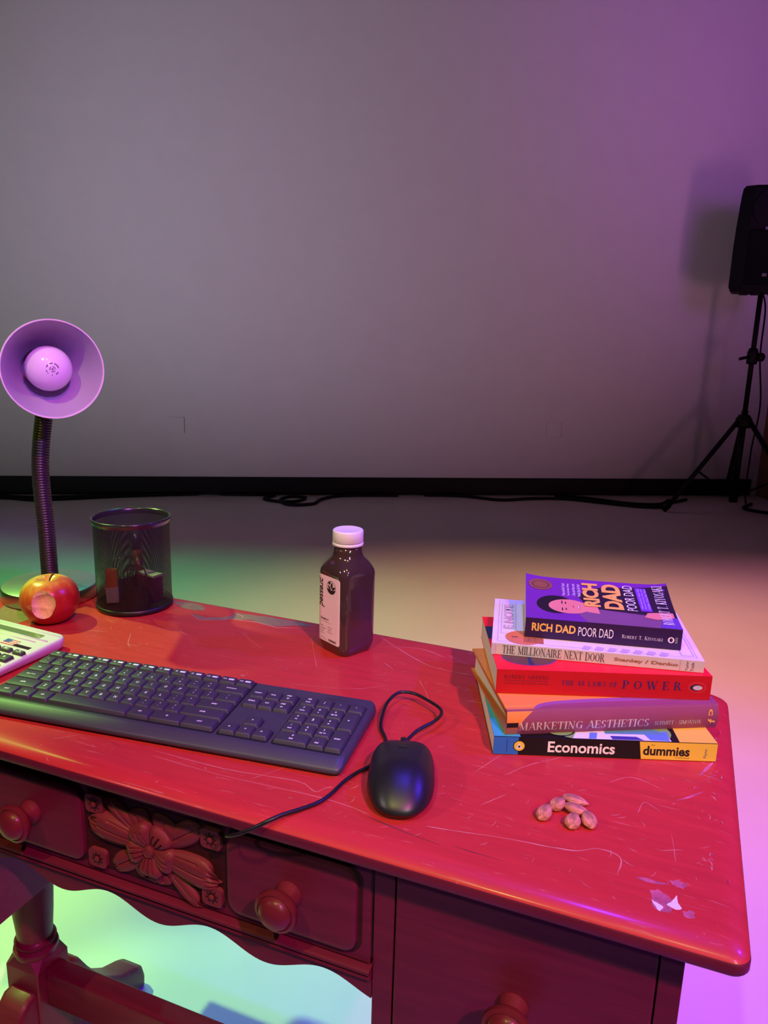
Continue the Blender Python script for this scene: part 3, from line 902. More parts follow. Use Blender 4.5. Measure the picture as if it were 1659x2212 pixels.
# bottom: black, blue and yellow economics guide
ink = inks(book_black=(.010, .008, .010), spine_black=(.011, .008, .010), book_blue=(.03, .16, .62), book_cyan=(.05, .42, .72), book_yellow=(.80, .60, .07), photo_green=(.22, .42, .12), photo_white=(.72, .75, .85), photo_navy=(.05, .05, .25), photo_teal=(.10, .30, .30), photo_blue=(.12, .25, .75))
BK, SB, BL, CY_, YE, GRN, PW, PN, PT, PB = range(10)
Lb, Tb = .235, .0208
pr = [('spine', [(0, .0004), (.0262, .0004), (.0262, Tb-.0002), (0, Tb-.0002)], BL),
      ('spine', [(.1562, .0004), (Lb, .0004), (Lb, Tb-.0002), (.1532, Tb-.0002)], YE),
      ('spine', ell(.0272, .0105, .0064, .0064, 28), BK), ('spine', ell(.0272, .0105, .0056, .0056, 28), YE),
      ('spine', [(.0238, .0075), (.0306, .0075), (.0272, .0148)], PW), ('spine', ell(.0272, .0098, .0012, .0012, 12), BK),
      ('top', [(0, 0), (.028, 0), (.024, .185), (0, .185)], CY_),
      ('top', [(.195, 0), (.235, 0), (.235, .185), (.21, .185)], YE),
      ('top', [(x, max(y, .0006)) for x, y in ell(.130, .02, .062, .034, 36)], GRN),
      ('top', [(.083, .0005), (.187, .0005), (.186, .012), (.17, .022), (.09, .016)], PW),
      ('top', [(.10, .001), (.108, .001), (.112, .014), (.104, .014)], PB), ('top', [(.125, .001), (.158, .001), (.152, .008), (.124, .008)], PN),
      ('top', [(.165, .002), (.185, .001), (.188, .02), (.16, .02)], PB), ('top', [(.12, .012), (.185, .014), (.17, .03), (.12, .024)], PT),
      ('top', ell(.072, .016, .016, .012, 24), BK), ('top', ell(.072, .016, .0145, .0105, 24), GRN)]
eco, co = paperback('paperback_book', 'black and yellow spined economics paperback with blue end, bottom of the stack', -.240, .195, 0.0003, 20.4, Lb, .185, Tb, ink, prints=pr)
spine_text(co, 'Economics', .0573, .128, .0045, .0172, ink_white, b=.022)
spine_text(co, 'dummies', .1577, .2066, .0050, .0160, ink_black, b=.03)
spine_text(co, 'for', .166, .170, .0163, .0178, ink_black)
spine_text(co, 'A Wiley Brand', .192, .2066, .0022, .0038, ink_black)
spine_text_up(co, 'Flynn', .2215, .2255, .004, .0145, ink[PN])
spine_text_up(co, 'Business/Economics', .0130, .0148, .003, .018, ink[PN])

# hardback in a dust jacket with a rounded spine
Lm, Dm, Tm = .236, .160, .0284
jk = inks(jacket_orange=(.80, .28, .06), jacket_plum=(.28, .07, .13), jacket_violet=(.30, .10, .26), jacket_black=(.015, .01, .015), jacket_copper=(.42, .16, .10), jacket_red=(.60, .05, .05))
mk = on_desk('hardback_book', 'orange and plum hardback with rounded spine, second from the bottom of the stack', 'book', -.230, .203, .0212, R(28.2), 'stacked books')
b_ = NB()
bo = .0022
def spcurve(t):                                   # outer spine curve, t 0 bottom .. 1 top
    return -.0035 * math.sin(PI * t) - .0005
NS = 12
out = [(Dm, 0)] + [(.010, 0), (.006, .0006), (.002, 0)] + [(spcurve(k/NS), Tm * k/NS) for k in range(NS + 1)] + [(.002, Tm), (.006, Tm - .0006), (.010, Tm), (Dm, Tm)]
inn = [(Dm, Tm - bo), (.004, Tm - bo)] + [(.0012 + spcurve(k/6)*.8, (Tm - bo) + (bo - (Tm - bo)) * (1 - k/6) if False else (Tm - bo) - (Tm - 2*bo)*k/6) for k in range(7)] + [(.004, bo), (Dm, bo)]
prof = out + inn
A_ = [b_.verts.new((0, y, z)) for y, z in prof]
B_ = [b_.verts.new((Lm, y, z)) for y, z in prof]
n = len(prof)
for k in range(n):
    b_.faces.new((A_[k], A_[(k+1) % n], B_[(k+1) % n], B_[k]))
b_.faces.new(A_); b_.faces.new(B_[::-1])
bmesh.ops.triangulate(b_, faces=[f for f in b_.faces if len(f.verts) > 4])
bmesh.ops.recalc_face_normals(b_, faces=b_.faces)
for f in b_.faces:
    c = f.calc_center_median()
    f.material_index = 1 if c.y < .003 else 0
def jpt(x, s):                                    # s<=0 runs down the spine, s>0 runs back over the top board
    if s >= 0:
        return (x, s + .001, Tm + .00025)
    t = 1 + s
    return (x, spcurve(t) - .00025, Tm * t)
def jprint(poly_fn, s0, s1, nx, ns, mi, off=0.0):
    G = []
    for i in range(nx + 1):
        row = []
        for j in range(ns + 1):
            s = s0 + (s1 - s0) * j / ns
            xa, xb = poly_fn(s)
            p = jpt(xa + (xb - xa) * i / nx, s)
            row.append(b_.verts.new((p[0], p[1] - (off if s < 0 else 0), p[2] + (off if s >= 0 else 0))))
        G.append(row)
    for i in range(nx):
        for j in range(ns):
            b_.faces.new((G[i][j], G[i+1][j], G[i+1][j+1], G[i][j+1])).material_index = mi
jprint(lambda s: (0, .040), -1.0, 0.0, 2, 14, 0)
jprint(lambda s: (.0125 + .0175*max(0, (s + .72)/.72)**1.6, Lm), -1.0, 0.0, 4, 16, 1, .00005)
wv = [(.030, 0), (.033, .005), (.038, .009), (.046, .012), (.058, .0145), (.08, .0165), (.12, .018), (Lm, .019), (Lm, 0)]
flat(b_, [(x, y + .001) for x, y in wv], Tm + .0004, mi=2)
wv = [(.034, 0), (.040, .004), (.055, .0075), (.09, .0095), (Lm, .0105), (Lm, 0)]
flat(b_, [(x, y + .001) for x, y in wv], Tm + .00045, mi=1)
jprint(lambda s: (0, .0125), -1.0, -.66, 2, 5, 4, .0001)
jprint(lambda s: (0, .0125), -.66, -.46, 2, 3, 3, .0001)
# a thin dark rule and flap colours on the boards
flat(b_, [(.004, .075), (.05, .075), (.05, .079), (.004, .079)], Tm + .0003, mi=3)
flat(b_, [(.0, .045), (.03, .045), (.03, .055), (.0, .055)], Tm + .00028, mi=1)
flat(b_, [(.0012, .002), (.006, .002), (.006, .030), (.0012, .030)], bo + .0002, mi=3)
flat(b_, [(.0012, .030), (.006, .030), (.006, .058), (.0012, .058)], bo + .0002, mi=5)
jc = obj('dust_jacket', b_, [jk[0], jk[1], jk[2], jk[3], jk[4], jk[5]], mk)
b_ = NB()
prism(b_, [(.0035, bo + .0001), (Dm - .005, bo + .0001), (Dm - .0065, Tm/2), (Dm - .005, Tm - bo - .0001), (.0035, Tm - bo - .0001)], .0035, Lm - .0035, 'yz')
obj('pages', b_, page_m, mk)
ink_pale = mat('ink_pale_grey', (.62, .58, .60), rough=.45)
def jtext(s, x0, x1, t0, t1, m, **k):
    cf = lambda c: (c.x, spcurve(c.z / Tm) - .0006, c.z)
    return letters('spine_lettering', s, (x0, x1, Tm*t0, Tm*t1), m, jc, front_frame(0), conform=cf, cuts=8, **k)
jtext('MARKETING AESTHETICS', .0135, .157, .20, .54, ink_pale, font='serif', b=.02)
jtext('SCHMITT - SIMONSON', .164, .2165, .24, .42, ink_pale, font='serif', b=.01)
pl = front_frame(-.0042) @ Matrix.Translation((.2325, Tm*.22, 0)) @ Matrix.Rotation(R(90), 4, 'Z')
letters('publisher_mark', 'fP', (0, .0165, 0, .0085), ink_gold, jc, pl, b=.01, shear=.2)

# thick red paperback
ink = inks(book_red=(.86, .012, .035), spine_red=(.52, .012, .02), cover_navy=(.02, .03, .10), cover_orange_red=(.85, .04, .015), seal_brown=(.13, .06, .045), seal_edge=(.10, .06, .32), penguin_grey=(.60, .56, .58), oval_orange=(.55, .07, .06))
Lr, Tr, Dr = .234, .0282, .158
pr = [('top', [(0, .100), (.05, .100), (.05, .125), (0, .125)], 2), ('top', [(.016, .125), (.05, .125), (.05, Dr), (.016, Dr)], 3),
      ('top', [(0, .085), (.05, .085), (.05, .101), (0, .101)], 2),
      ('top', ell(.040, .034, .031, .022, 40), 5), ('top', ell(.040, .034, .030, .021, 40), 4),
      ('top', [(.037, .013), (.043, .013), (.041, .045), (.039, .045)], 2),
      ('spine', ell(.2185, .0145, .0098, .0066, 30), 7), ('spine', ell(.2185, .0145, .0090, .0058, 30), 1),
      ('spine', ell(.2178, .0145, .0066, .0036, 24), 2), ('spine', ell(.2192, .0143, .0052, .0027, 24), 6), ('spine', [(.2105, .0145), (.2135, .0135), (.2135, .0155)], 2),
      ('spine', [(.009, .0158), (.057, .0158), (.057, .0161), (.009, .0161)], 2)]
law, co = paperback('paperback_book', 'thick bright red paperback with spaced capitals on its spine, middle of the stack', -.250, .236, .0500, 20.4, Lr, Dr, Tr, ink, prints=pr)
ink_navy = mat('ink_navy', (.035, .02, .14), rough=.5)
ink_deepred = mat('ink_deep_red', (.16, .01, .03), rough=.5)
spine_text(co, 'ROBERT GREENE', .0085, .0565, .0180, .0222, ink_deepred, font='serif', track=.12)
spine_text(co, 'A JOOST ELFFERS BOOK', .0085, .0565, .0112, .0136, ink_deepred, font='serif', track=.1)
spine_text(co, 'THE 48 LAWS OF', .0714, .1316, .0120, .0178, ink_navy, font='serif', track=.16)
spine_text(co, 'POWER', .1375, .202, .0105, .0203, ink_navy, font='serif', track=.42)

# pale paperback printed like a banknote
ink = inks(note_white=(.84, .80, .84), note_spine=(.60, .55, .53), note_line=(.58, .48, .66), seal_orange=(.72, .22, .10), seal_tan=(.70, .48, .24), seal_dark=(.46, .16, .06))
Ln, Tn, Dn = .231, .0137, .151
def star(cx, cy, r0, r1, n=36):
    return [(cx + (r0 if k % 2 else r1)*math.cos(PI*k/n), cy + (r0 if k % 2 else r1)*math.sin(PI*k/n)) for k in range(2*n)]
def frame(x0, x1, y0, y1, w):
    return [('top', [(x0, y0), (x1, y0), (x1, y0+w), (x0, y0+w)], 2), ('top', [(x0, y1-w), (x1, y1-w), (x1, y1), (x0, y1)], 2), ('top', [(x0, y0), (x0+w, y0), (x0+w, y1), (x0, y1)], 2), ('top', [(x1-w, y0), (x1, y0), (x1, y1), (x1-w, y1)], 2)]
pr = frame(.006, .225, .006, .145, .0008) + frame(.0095, .0275, .03, .138, .0008) + frame(.2085, .222, .01, .14, .0008)
pr += [('top', [(.040, .028), (.090, .024), (.090, .10), (.037, .10)], 4), ('top', star(.036, .0215, .0195, .0215), 3), ('top', [(.036, .008), (.0585, .008), (.0585, .036), (.036, .036)], 5)]
pr += [('top', [(.1 + .014*k, .003), (.108 + .014*k, .003), (.112 + .014*k, .012), (.104 + .014*k, .014)], 2) for k in range(7)]
pr += [('spine', [(.0, .0003), (.004, .0003), (.004, Tn), (0, Tn)], 2), ('spine', [(.206, .0004), (.2065, .0004), (.2065, Tn), (.206, Tn)], 2)]
mil, co = paperback('paperback_book', 'pale banknote style paperback with orange starburst seal, second from the top of the stack', -.266, .273, .0786, 12.1, Ln, Dn, Tn, ink, prints=pr)
ink_brown = mat('ink_brown', (.33, .16, .09), rough=.5)
ink_grey = mat('ink_grey', (.10, .09, .10), rough=.5)
spine_text(co, 'THE MILLIONAIRE NEXT DOOR', .0125, .1255, .0022, .0120, ink_grey, font='serif', track=-.02)
spine_text(co, 'Stanley / Danko', .1355, .204, .0040, .0092, ink_brown, b=.035)
spine_text_up(co, 'Taylor', .2118, .2152, .0012, .0126, ink_grey)
spine_text_up(co, 'Trade', .2172, .2206, .0012, .0112, ink_grey)
cover_text_in(co, 'E NOTE', .0125, .0245, .046, .13, ink[2], Tn + .0006, b=.03)
cover_text_in(co, '1', .0225, .0290, .0200, .0228, ink_grey, Tn + .0006, font='sans', b=.03)
cover_text_in(co, 'HANGER', .0475, .0565, .045, .140, ink[2], Tn + .0006, b=.02)
cover_text_in(co, 'Over Two', .0400, .0440, .011, .034, ink[5] if False else ink_brown, Tn + .0007)
cover_text_in(co, 'Million', .0465, .0505, .012, .034, ink_brown, Tn + .0007)

# small purple paperback on top, its cover springing up at the back
ink = inks(cover_purple=(.17, .03, .32), spine_dark=(.035, .014, .060), skin=(.74, .26, .22), hair=(.018, .012, .020), suit_grey=(.20, .085, .19), suit_dark=(.030, .015, .035), coin_copper=(.26, .10, .055), strap_violet=(.20, .05, .60), lip=(.45, .05, .07), cuff_blue=(.14, .06, .40), tooth=(.8, .7, .7))
Ld, Td, Dd = .1735, .0240, .113
def curl(x, y):
    t = max(0.0, y / Dd)
    e = abs(x / Ld - .5) * 2
    return .0145 * t**1.5 + .0035 * t**3 * e**6
HX, HY = .0475, .0415
pr = [('top', [(.070, .0), (Ld, .0), (Ld, .030), (.160, .040), (.075, .050), (.060, .024)], 4),
      ('top', [(.074, .040), (.16, .030), (Ld, .03), (Ld, .108), (.085, .094), (.062, .072)], 5),
      ('top', ell(HX - .012, HY + .001, .0225, .0235, 32), 3),
      ('top', ell(HX + .003, HY - .002, .0235, .0185, 32), 2),
      ('top', [(.066, .030), (.086, .026), (.084, .050), (.066, .052)], 2),
      ('top', ell(HX + .0150, HY - .002, .0014, .0062, 16), 8), ('top', ell(HX + .0148, HY - .002, .0008, .0052, 16), 10),
      ('top', ell(HX - .0002, HY + .0070, .0008, .0026, 12), 3), ('top', ell(HX - .0002, HY - .0095, .0008, .0026, 12), 3),
      ('top', ell(HX - .0045, HY + .0078, .0007, .0045, 12), 3), ('top', ell(HX - .0045, HY - .0102, .0007, .0045, 12), 3),
      ('top', ell(HX + .0085, HY - .0015, .0007, .0026, 12), 8),
      ('top', ell(.0185, .0915, .0145, .0135, 28), 6), ('top', ell(.0185, .0915, .0105, .0095, 24), 1), ('top', ell(.0185, .0915, .0095, .0085, 24), 6),
      ('top', [(.1345, .042), (.1475, .042), (.1465, .100), (.1335, .100)], 7),
      ('top', [(.150, .0), (Ld, .0), (Ld, .030), (.157, .028)], 9),
      ('top', [(.136, .026), (.150, .022), (.162, .026), (.170, .030), (.170, .042), (.155, .041), (.141, .038)], 2)]
pr += [('spine', ell(.1618, .0115, .0036, .0036, 20), 10), ('spine', ell(.1618, .0115, .0018, .0024, 16), 1)]
rich, co = paperback('paperback_book', 'small purple paperback with a portrait and orange capitals, top of the stack', -.235, .305, .0929, 12.0, Ld, Dd, Td, ink, curve=curl, prints=pr)
spine_text(co, 'RICH DAD', .0075, .0570, .0085, .0185, ink_gold, b=.03)
spine_text(co, 'POOR DAD', .0600, .0990, .0070, .0178, ink_white)
spine_text(co, 'ROBERT T. KIYOSAKI', .1085, .1530, .0088, .0132, ink_pale, font='serif', small=.8)
spine_text_up(co, 'PLATA', .1665, .1690, .0080, .0150, ink_pale)
zt = Td + .0010
cover_text_in(co, 'RICH', .0690, .0885, .043, .103, ink_gold, zt, curl, b=.05)
cover_text_in(co, 'DAD', .0925, .1150, .040, .104, ink_gold, zt, curl, b=.05)
cover_text_in(co, 'POOR DAD', .1185, .1305, .040, .104, ink_white, zt, curl)
cover_text_in(co, 'ROBERT T. KIYOSAKI', .1545, .1665, .010, .106, ink_white, zt, curl, font='serif', b=.01)
for k, s in enumerate(('What the Rich Teach', 'Their Kids About Money', '- That the Poor and', 'Middle Class Do Not!')):
    cover_text_in(co, s, .0440 + .0062*k, .0478 + .0062*k, .066, .098, ink_white, zt, curl)
for k, s in enumerate(('What the Rich Teach Kids', 'About Money that the', 'Middle Class Do Not')):
    cover_text_in(co, s, .1355 + .0040*k, .1380 + .0040*k, .046, .097, ink_pale, zt + .0003, curl)

# ------------------------------------------------------------------ almonds
almond_m = mat('almond_skin', (.58, .20, .14), rough=.8, var=.5, scale=45, bump=.9, bscale=60, stretch=(.6, 7, 7))
def almond(x, y, z, yaw, pitch, L_, W_, H_, label):
    b_ = NB()
    nu, nv = 22, 24
    rows = []
    for i in range(1, nu):
        u = i/nu
        r = math.sin(PI*u)**.60 * (1.08 - .30*u)
        rows.append([b_.verts.new((L_*(u - .5), W_/2*r*math.cos(2*PI*k/nv)*(1 + .02*math.cos(k*5) + .02*math.cos(k*11)), H_/2*r*math.sin(2*PI*k/nv)*(1 + .03*math.cos(k*7)))) for k in range(nv)])
    for a, b2 in zip(rows, rows[1:]):
        for k in range(nv):
            b_.faces.new((a[k], a[(k+1) % nv], b2[(k+1) % nv], b2[k]))
    p0 = b_.verts.new((-L_*.5, 0, 0)); p1 = b_.verts.new((L_*.52, 0, 0))
    for k in range(nv):
        b_.faces.new((p0, rows[0][(k+1) % nv], rows[0][k]))
        b_.faces.new((p1, rows[-1][k], rows[-1][(k+1) % nv]))
    bmesh.ops.recalc_face_normals(b_, faces=b_.faces)
    bmesh.ops.rotate(b_, verts=b_.verts, cent=(0, 0, 0), matrix=Matrix.Rotation(pitch, 3, 'Y'))
    zmin = min(v.co.z for v in b_.verts)
    o = obj('almond', b_, almond_m, None, True)
    o.location = D(x, y, z - zmin)
    o.rotation_euler = (0, 0, -DYAW + yaw)
    tag(o, label, 'almond', 'almonds on the desk')
almond(-.1700, .1060, .0003, R(70), R(-22), .0195, .0150, .0105, 'almond lying apart at the left end of the small heap')
almond(-.1610, .1245, .0003, R(55), R(-18), .0180, .0148, .0105, 'plump almond second from the left, behind the leftmost one')
almond(-.1465, .1390, .0003, R(2), R(6), .0255, .0130, .0095, 'long almond farthest back in the heap, lying sideways')
almond(-.1430, .1240, .0003, R(-2), R(8), .0255, .0140, .0100, 'long ridged almond in the middle of the heap, lying sideways')
almond(-.1440, .1040, .0003, R(85), R(-20), .0185, .0155, .0105, 'round almond nearest the front of the heap')
almond(-.1305, .1120, .0003, R(115), R(-14), .0205, .0150, .0105, 'almond at the right end of the heap')

# ------------------------------------------------------------------ keyboard
kb_m = mat('black_keyboard_shell', (.045, .040, .060), rough=.45, var=.06, spec=.5)
key_m = mat('black_key_plastic', (.041, .036, .055), rough=.5, var=.06, spec=.5, bump=.04, bscale=900)
leg_m = mat('white_key_legend', (.80, .78, .80), rough=.6)
logo_m = mat('grey_keyboard_print', (.06, .06, .065), rough=.5)
KB = on_desk('keyboard', 'black full-size keyboard with white legends lying along the front of the desk', 'keyboard', -.5925, .1285, 0, R(6.3))
KW, KD = .438, .136
def ktop(y):
    return .0150 + (.0200 - .0150) * (y + .06) / .125
b_ = NB()
def kring(ix, y0, y1, zf, r):
    return [(x, y, zf(y)) for x, y in rrect(-KW/2 + ix, KW/2 - ix, y0, y1, r, 5)]
loft(b_, [kring(.004, -KD/2 + .004, KD/2 - .003, lambda y: .0015, .006), kring(.001, -KD/2 + .001, KD/2 - .001, lambda y: .004, .008), kring(0, -KD/2, KD/2, lambda y: .0065 + .0035*(y + .068)/.136, .009),
          kring(.0005, -KD/2 + .003, KD/2 - .0008, lambda y: .0095 + .006*(y + .068)/.136, .009), kring(.0022, -KD/2 + .0125, KD/2 - .002, lambda y: ktop(y) - .0008, .008), kring(.0035, -KD/2 + .0145, KD/2 - .0035, ktop, .007)])
for sx in (-1, 1):
    for sy in (-1, 1):
        box(b_, sx*.19 - .02, sx*.19 + .02, sy*.05 - .005, sy*.05 + .005, 0, .002)
obj('shell', b_, kb_m, KB, True, angle=50)
b_ = NB()
for x0, x1, y0, y1 in ((-.2125, .0705, -.0505, .0655), (.0735, .1325, .0095, .0475), (.0735, .1325, -.0505, -.0290), (.0925, .1135, -.031, -.0105), (.1360, .2125, -.0505, .0475)):
    f = flat(b_, rrect(x0, x1, y0, y1, .003, 3), 0)
    for v in f.verts:
        v.co.z = ktop(v.co.y) + .00015
obj('key_well', b_, mat('black_key_gap', (.003, .003, .003), rough=.7), KB)
U = .0187
keycache = {}
def aspect(t):
    q = text_bm(t)
    xs = [v.co.x for v in q.verts]; ys_ = [v.co.y for v in q.verts]
    q.free()
    return (max(xs) - min(xs)) / (max(ys_) - min(ys_))
def key(cx, cy, w, d, legend=None, icon=False, two=None):
    kk = (round(w, 4), round(d, 4))
    if kk not in keycache:
        b_ = NB()
        a, c = w/2 - .0004, d/2 - .0004
        ta, tf, tb = a - .0013, c - .0016, c - .0008
        vs = [b_.verts.new(p) for p in ((-a,-c,0),(a,-c,0),(a,c,0),(-a,c,0),(-ta,-tf,.0042),(ta,-tf,.0042),(ta,tb,.0046),(-ta,tb,.0046))]
        fs = [b_.faces.new([vs[i] for i in q]) for q in ((3,2,1,0),(4,5,6,7),(0,1,5,4),(1,2,6,5),(2,3,7,6),(3,0,4,7))]
        es = [e for e in b_.edges if max(v.co.z for v in e.verts) > .001]
        bmesh.ops.bevel(b_, geom=es, offset=.0011, segments=2, profile=.5, affect='EDGES')
        o = obj('key', b_, key_m, KB, True, angle=60)
        keycache[kk] = o
    else:
        o = keycache[kk].copy()
        C.objects.link(o)
        o.parent = KB
    sl = math.atan((.0200 - .0150)/.125)
    o.location = (cx, cy, ktop(cy) + .0002)
    o.rotation_euler = (sl, 0, 0)
    bms = []
    zt = .0048
    if legend:
        n = len(legend)
        h = .0046 if n == 1 else .0028
        if n == 1:
            h = {'-': .0007, '_': .0006, '.': .0009, ',': .0014, '~': .0012, '+': .0026, '*': .0020, '=': .0016, '^': .0022, '<': .0026, '>': .0026, 'v': .0024, ':': .0028, '"': .0018}.get(legend, .0042)
            if two:
                h *= .72
        wd_ = min(h*aspect(legend), .0034) if n == 1 else min(.0014*n, w - .006)
        off = .0026 if two else 0
        bms.append(letters('', legend, (-wd_/2, wd_/2, -h/2 + off, h/2 + off), leg_m, None, None, b=.03, link=False))
        if two:
            h2 = {'-': .0006, '.': .0008, ',': .0012, '=': .0014, '`': .0009, "'": .0012, '^': .0018}.get(two, .0027)
            w2 = h2*aspect(two) if len(two) == 1 else min(.0013*len(two) + .0004, w - .006)
            bms.append(letters('', two, (-w2/2, w2/2, -h2/2 - .003, h2/2 - .003), leg_m, None, None, b=.03, link=False))
    if icon:
        b2 = NB()
        flat(b2, rrect(.0005, .0075, -.0016, .0016, .0006, 2), 0)
        if legend and bms:
            for v in bms[0].verts:
                v.co.x -= .0042
        bms.append(b2)
    if bms:
        b3 = NB()
        for q in bms:
            me = bpy.data.meshes.new('tmp')
            q.to_mesh(me)
            q.free()
            b3.from_mesh(me)
            bpy.data.meshes.remove(me)
        for v in b3.verts:
            v.co.z = zt + .0004 * v.co.y / d - .00002
        obj('legend', b3, leg_m, o, label='white printed legend')
    return o
X0 = -.2118
ROWS = [.0366, .0178, -.0010, -.0198, -.0386]
fw = 15*U/13
for i, s in enumerate(['esc'] + ['F%d' % k for k in range(1, 13)]):
    key(X0 + fw*(i + .5), .0560, fw, .0145, s, icon=(s != 'esc'))
sy = ')!@#$%^&*('
def row(y, keys, x=X0, d=U):
    for s, w, *t in keys:
        key(x + w*U/2, y, w*U, d, s, two=t[0] if t else None)
        x += w*U
row(ROWS[0], [('~', 1, '`')] + [(sy[int(c)], 1, c) for c in '1234567890'] + [('_', 1, '-'), ('+', 1, '='), ('backspace', 2)])
row(ROWS[1], [('tab', 1.5)] + [(c, 1) for c in 'QWERTYUIOP'] + [('{', 1, '['), ('}', 1, ']'), ('|', 1.5, '\\')])
row(ROWS[2], [('caps lock', 1.75)] + [(c, 1) for c in 'ASDFGHJKL'] + [(':', 1, ';'), ('"', 1, "'"), ('enter', 2.25)])
row(ROWS[3], [('shift', 2.25)] + [(c, 1) for c in 'ZXCVBNM'] + [('<', 1, ','), ('>', 1, '.'), ('?', 1, '/'), ('shift', 2.75)])
row(ROWS[4], [('ctrl', 1.5), ('win', 1.25), ('alt', 1.25), (None, 5.35), ('alt', 1.5), ('fn', 2.05), ('ctrl', 2.1)])
xn = .0749
row(ROWS[0], [('insert', 1), ('home', 1), ('page', 1, 'up')], xn)
row(ROWS[1], [('delete', 1), ('end', 1), ('page', 1, 'dn')], xn)
row(ROWS[3], [('^', 1)], xn + U)
row(ROWS[4], [('<', 1), ('v', 1), ('>', 1)], xn)
xp = .1372
row(ROWS[0], [('num', 1, 'lock'), ('/', 1), ('*', 1), ('-', 1)], xp)
row(ROWS[1], [('7', 1, 'home'), ('8', 1, '^'), ('9', 1, 'pg up')], xp)
row(ROWS[2], [('4', 1, '<'), ('5', 1), ('6', 1, '>')], xp)
row(ROWS[3], [('1', 1, 'end'), ('2', 1, 'v'), ('3', 1, 'pg dn')], xp)
row(ROWS[4], [('0', 2, 'ins'), ('.', 1, 'del')], xp)
key(xp + 3.5*U, (ROWS[1] + ROWS[2])/2, U, 2*U, '+')
key(xp + 3.5*U, (ROWS[3] + ROWS[4])/2, U, 2*U, 'enter')
letters('maker_name', 'logitech', (.160, .190, .0535, .0595), logo_m, KB, Matrix.Translation((0, 0, ktop(.056) + .0004)), label='grey maker name print')

# ------------------------------------------------------------------ mouse and its lead
mouse_m = mat('black_mouse_plastic', (.012, .011, .013), rough=.38, var=.05, spec=.5, bump=.03, bscale=1500)
mbase_m = mat('black_mouse_gloss', (.006, .006, .006), rough=.25)
MS = on_desk('computer_mouse', 'black wired computer mouse at the right end of the keyboard', 'mouse', -.3084, .0985, 0, R(18))
ML, MW, MH = .117, .0655, .036
def mout(a, rho, ex=2.7):
    c, s = math.cos(a), math.sin(a)
    ex = 3.6 if s > 0 else 2.5
    x = abs(c)**(2/ex) * (1 if c > 0 else -1)
    y = abs(s)**(2/ex) * (1 if s > 0 else -1)
    taper = 1 - .06*max(0, y)**2 - .05*max(0, -y)**2
    return x*rho*MW/2*taper, y*rho*ML/2
b_ = NB()
n, m_ = 56, 18
rings = []
def mz(y, rho):
    t = (y/ML + .5)
    q = t*.80 + .16 if t < .5 else .56 + (t - .5)*.60
    hh = .0115 + (MH - .0115) * (math.sin(PI*min(1, max(0, q)))**.85)
    return .009 + (hh - .009) * (1 - rho**(2.5 + 3.5*max(0, 2*y/ML)))**.55
for k in range(m_):
    rho = 1 - (k/(m_ - 1))**1.6*.985
    rings.append([(x, y, mz(y, rho)) for x, y in (mout(2*PI*i/n, rho) for i in range(n))])
loft(b_, rings, cap0=False)
bmesh.ops.recalc_face_normals(b_, faces=b_.faces)
obj('shell', b_, mouse_m, MS, True, angle=60)
b_ = NB()
loft(b_, [[(x, y, z) for x, y in (mout(2*PI*i/n, s) for i in range(n))] for s, z in ((.86, .0006), (.90, .002), (.965, .0055), (.995, .0082), (.998, .0092))], cap1=False)
obj('base', b_, mbase_m, MS, True, angle=60)
b_ = NB()
ys = [.0150 + .0385*k/8 for k in range(9)]
prism(b_, [(y, mz(y, min(.99, 2*y/ML/.94)) + .0004) for y in ys] + [(y, mz(y, min(.99, 2*y/ML/.94)) - .004) for y in ys[::-1]], -.0046, .0046, 'yz')
obj('wheel_slot', b_, mbase_m, MS)
b_ = NB()
lathe(b_, [(.0095, -.003), (.011, -.0022), (.011, .0022), (.0095, .003)], 24, 'x', (0, .0440, .0165))
obj('scroll_wheel', b_, mouse_m, MS, True)
lead_m = mat('black_mouse_lead', (.010, .009, .011), rough=.35, spec=.5)
path = [(-.3255, .1500, .006), (-.3275, .1620, .009), (-.3231, .1863, .012), (-.3118, .2129, .013), (-.3095, .2313, .013), (-.3152, .2443, .013), (-.3335, .257, .013), (-.3543, .2669, .013), (-.3700, .2640, .013), (-.3760, .2500, .012), (-.3765, .2304, .010), (-.3720, .2074, .007), (-.3660, .1897, .0045), (-.3548, .1739, .003), (-.3490, .1600, .003), (-.3475, .1400, .003), (-.3485, .1167, .003), (-.3549, .1019, .003), (-.3609, .0814, .003), (-.3640, .0563, .003), (-.3690, .0393, .003), (-.3790, .0241, .003), (-.3905, .0093, .003), (-.3990, -.0010, .001), (-.4080, -.0060, -.004), (-.4240, -.0090, -.0140), (-.4400, -.0050, -.0240), (-.4470, .0060, -.0310), (-.4440, .0180, -.0290), (-.4350, .0290, -.0245)]
b_ = NB()
MSI = (Matrix.Translation(MS.location) @ Matrix.Rotation(MS.rotation_euler.z, 4, 'Z')).inverted()
tube(b_, [MSI @ D(*p) for p in smooth_path(path, 6)], .0019, 10)
obj('cable', b_, lead_m, MS, True)

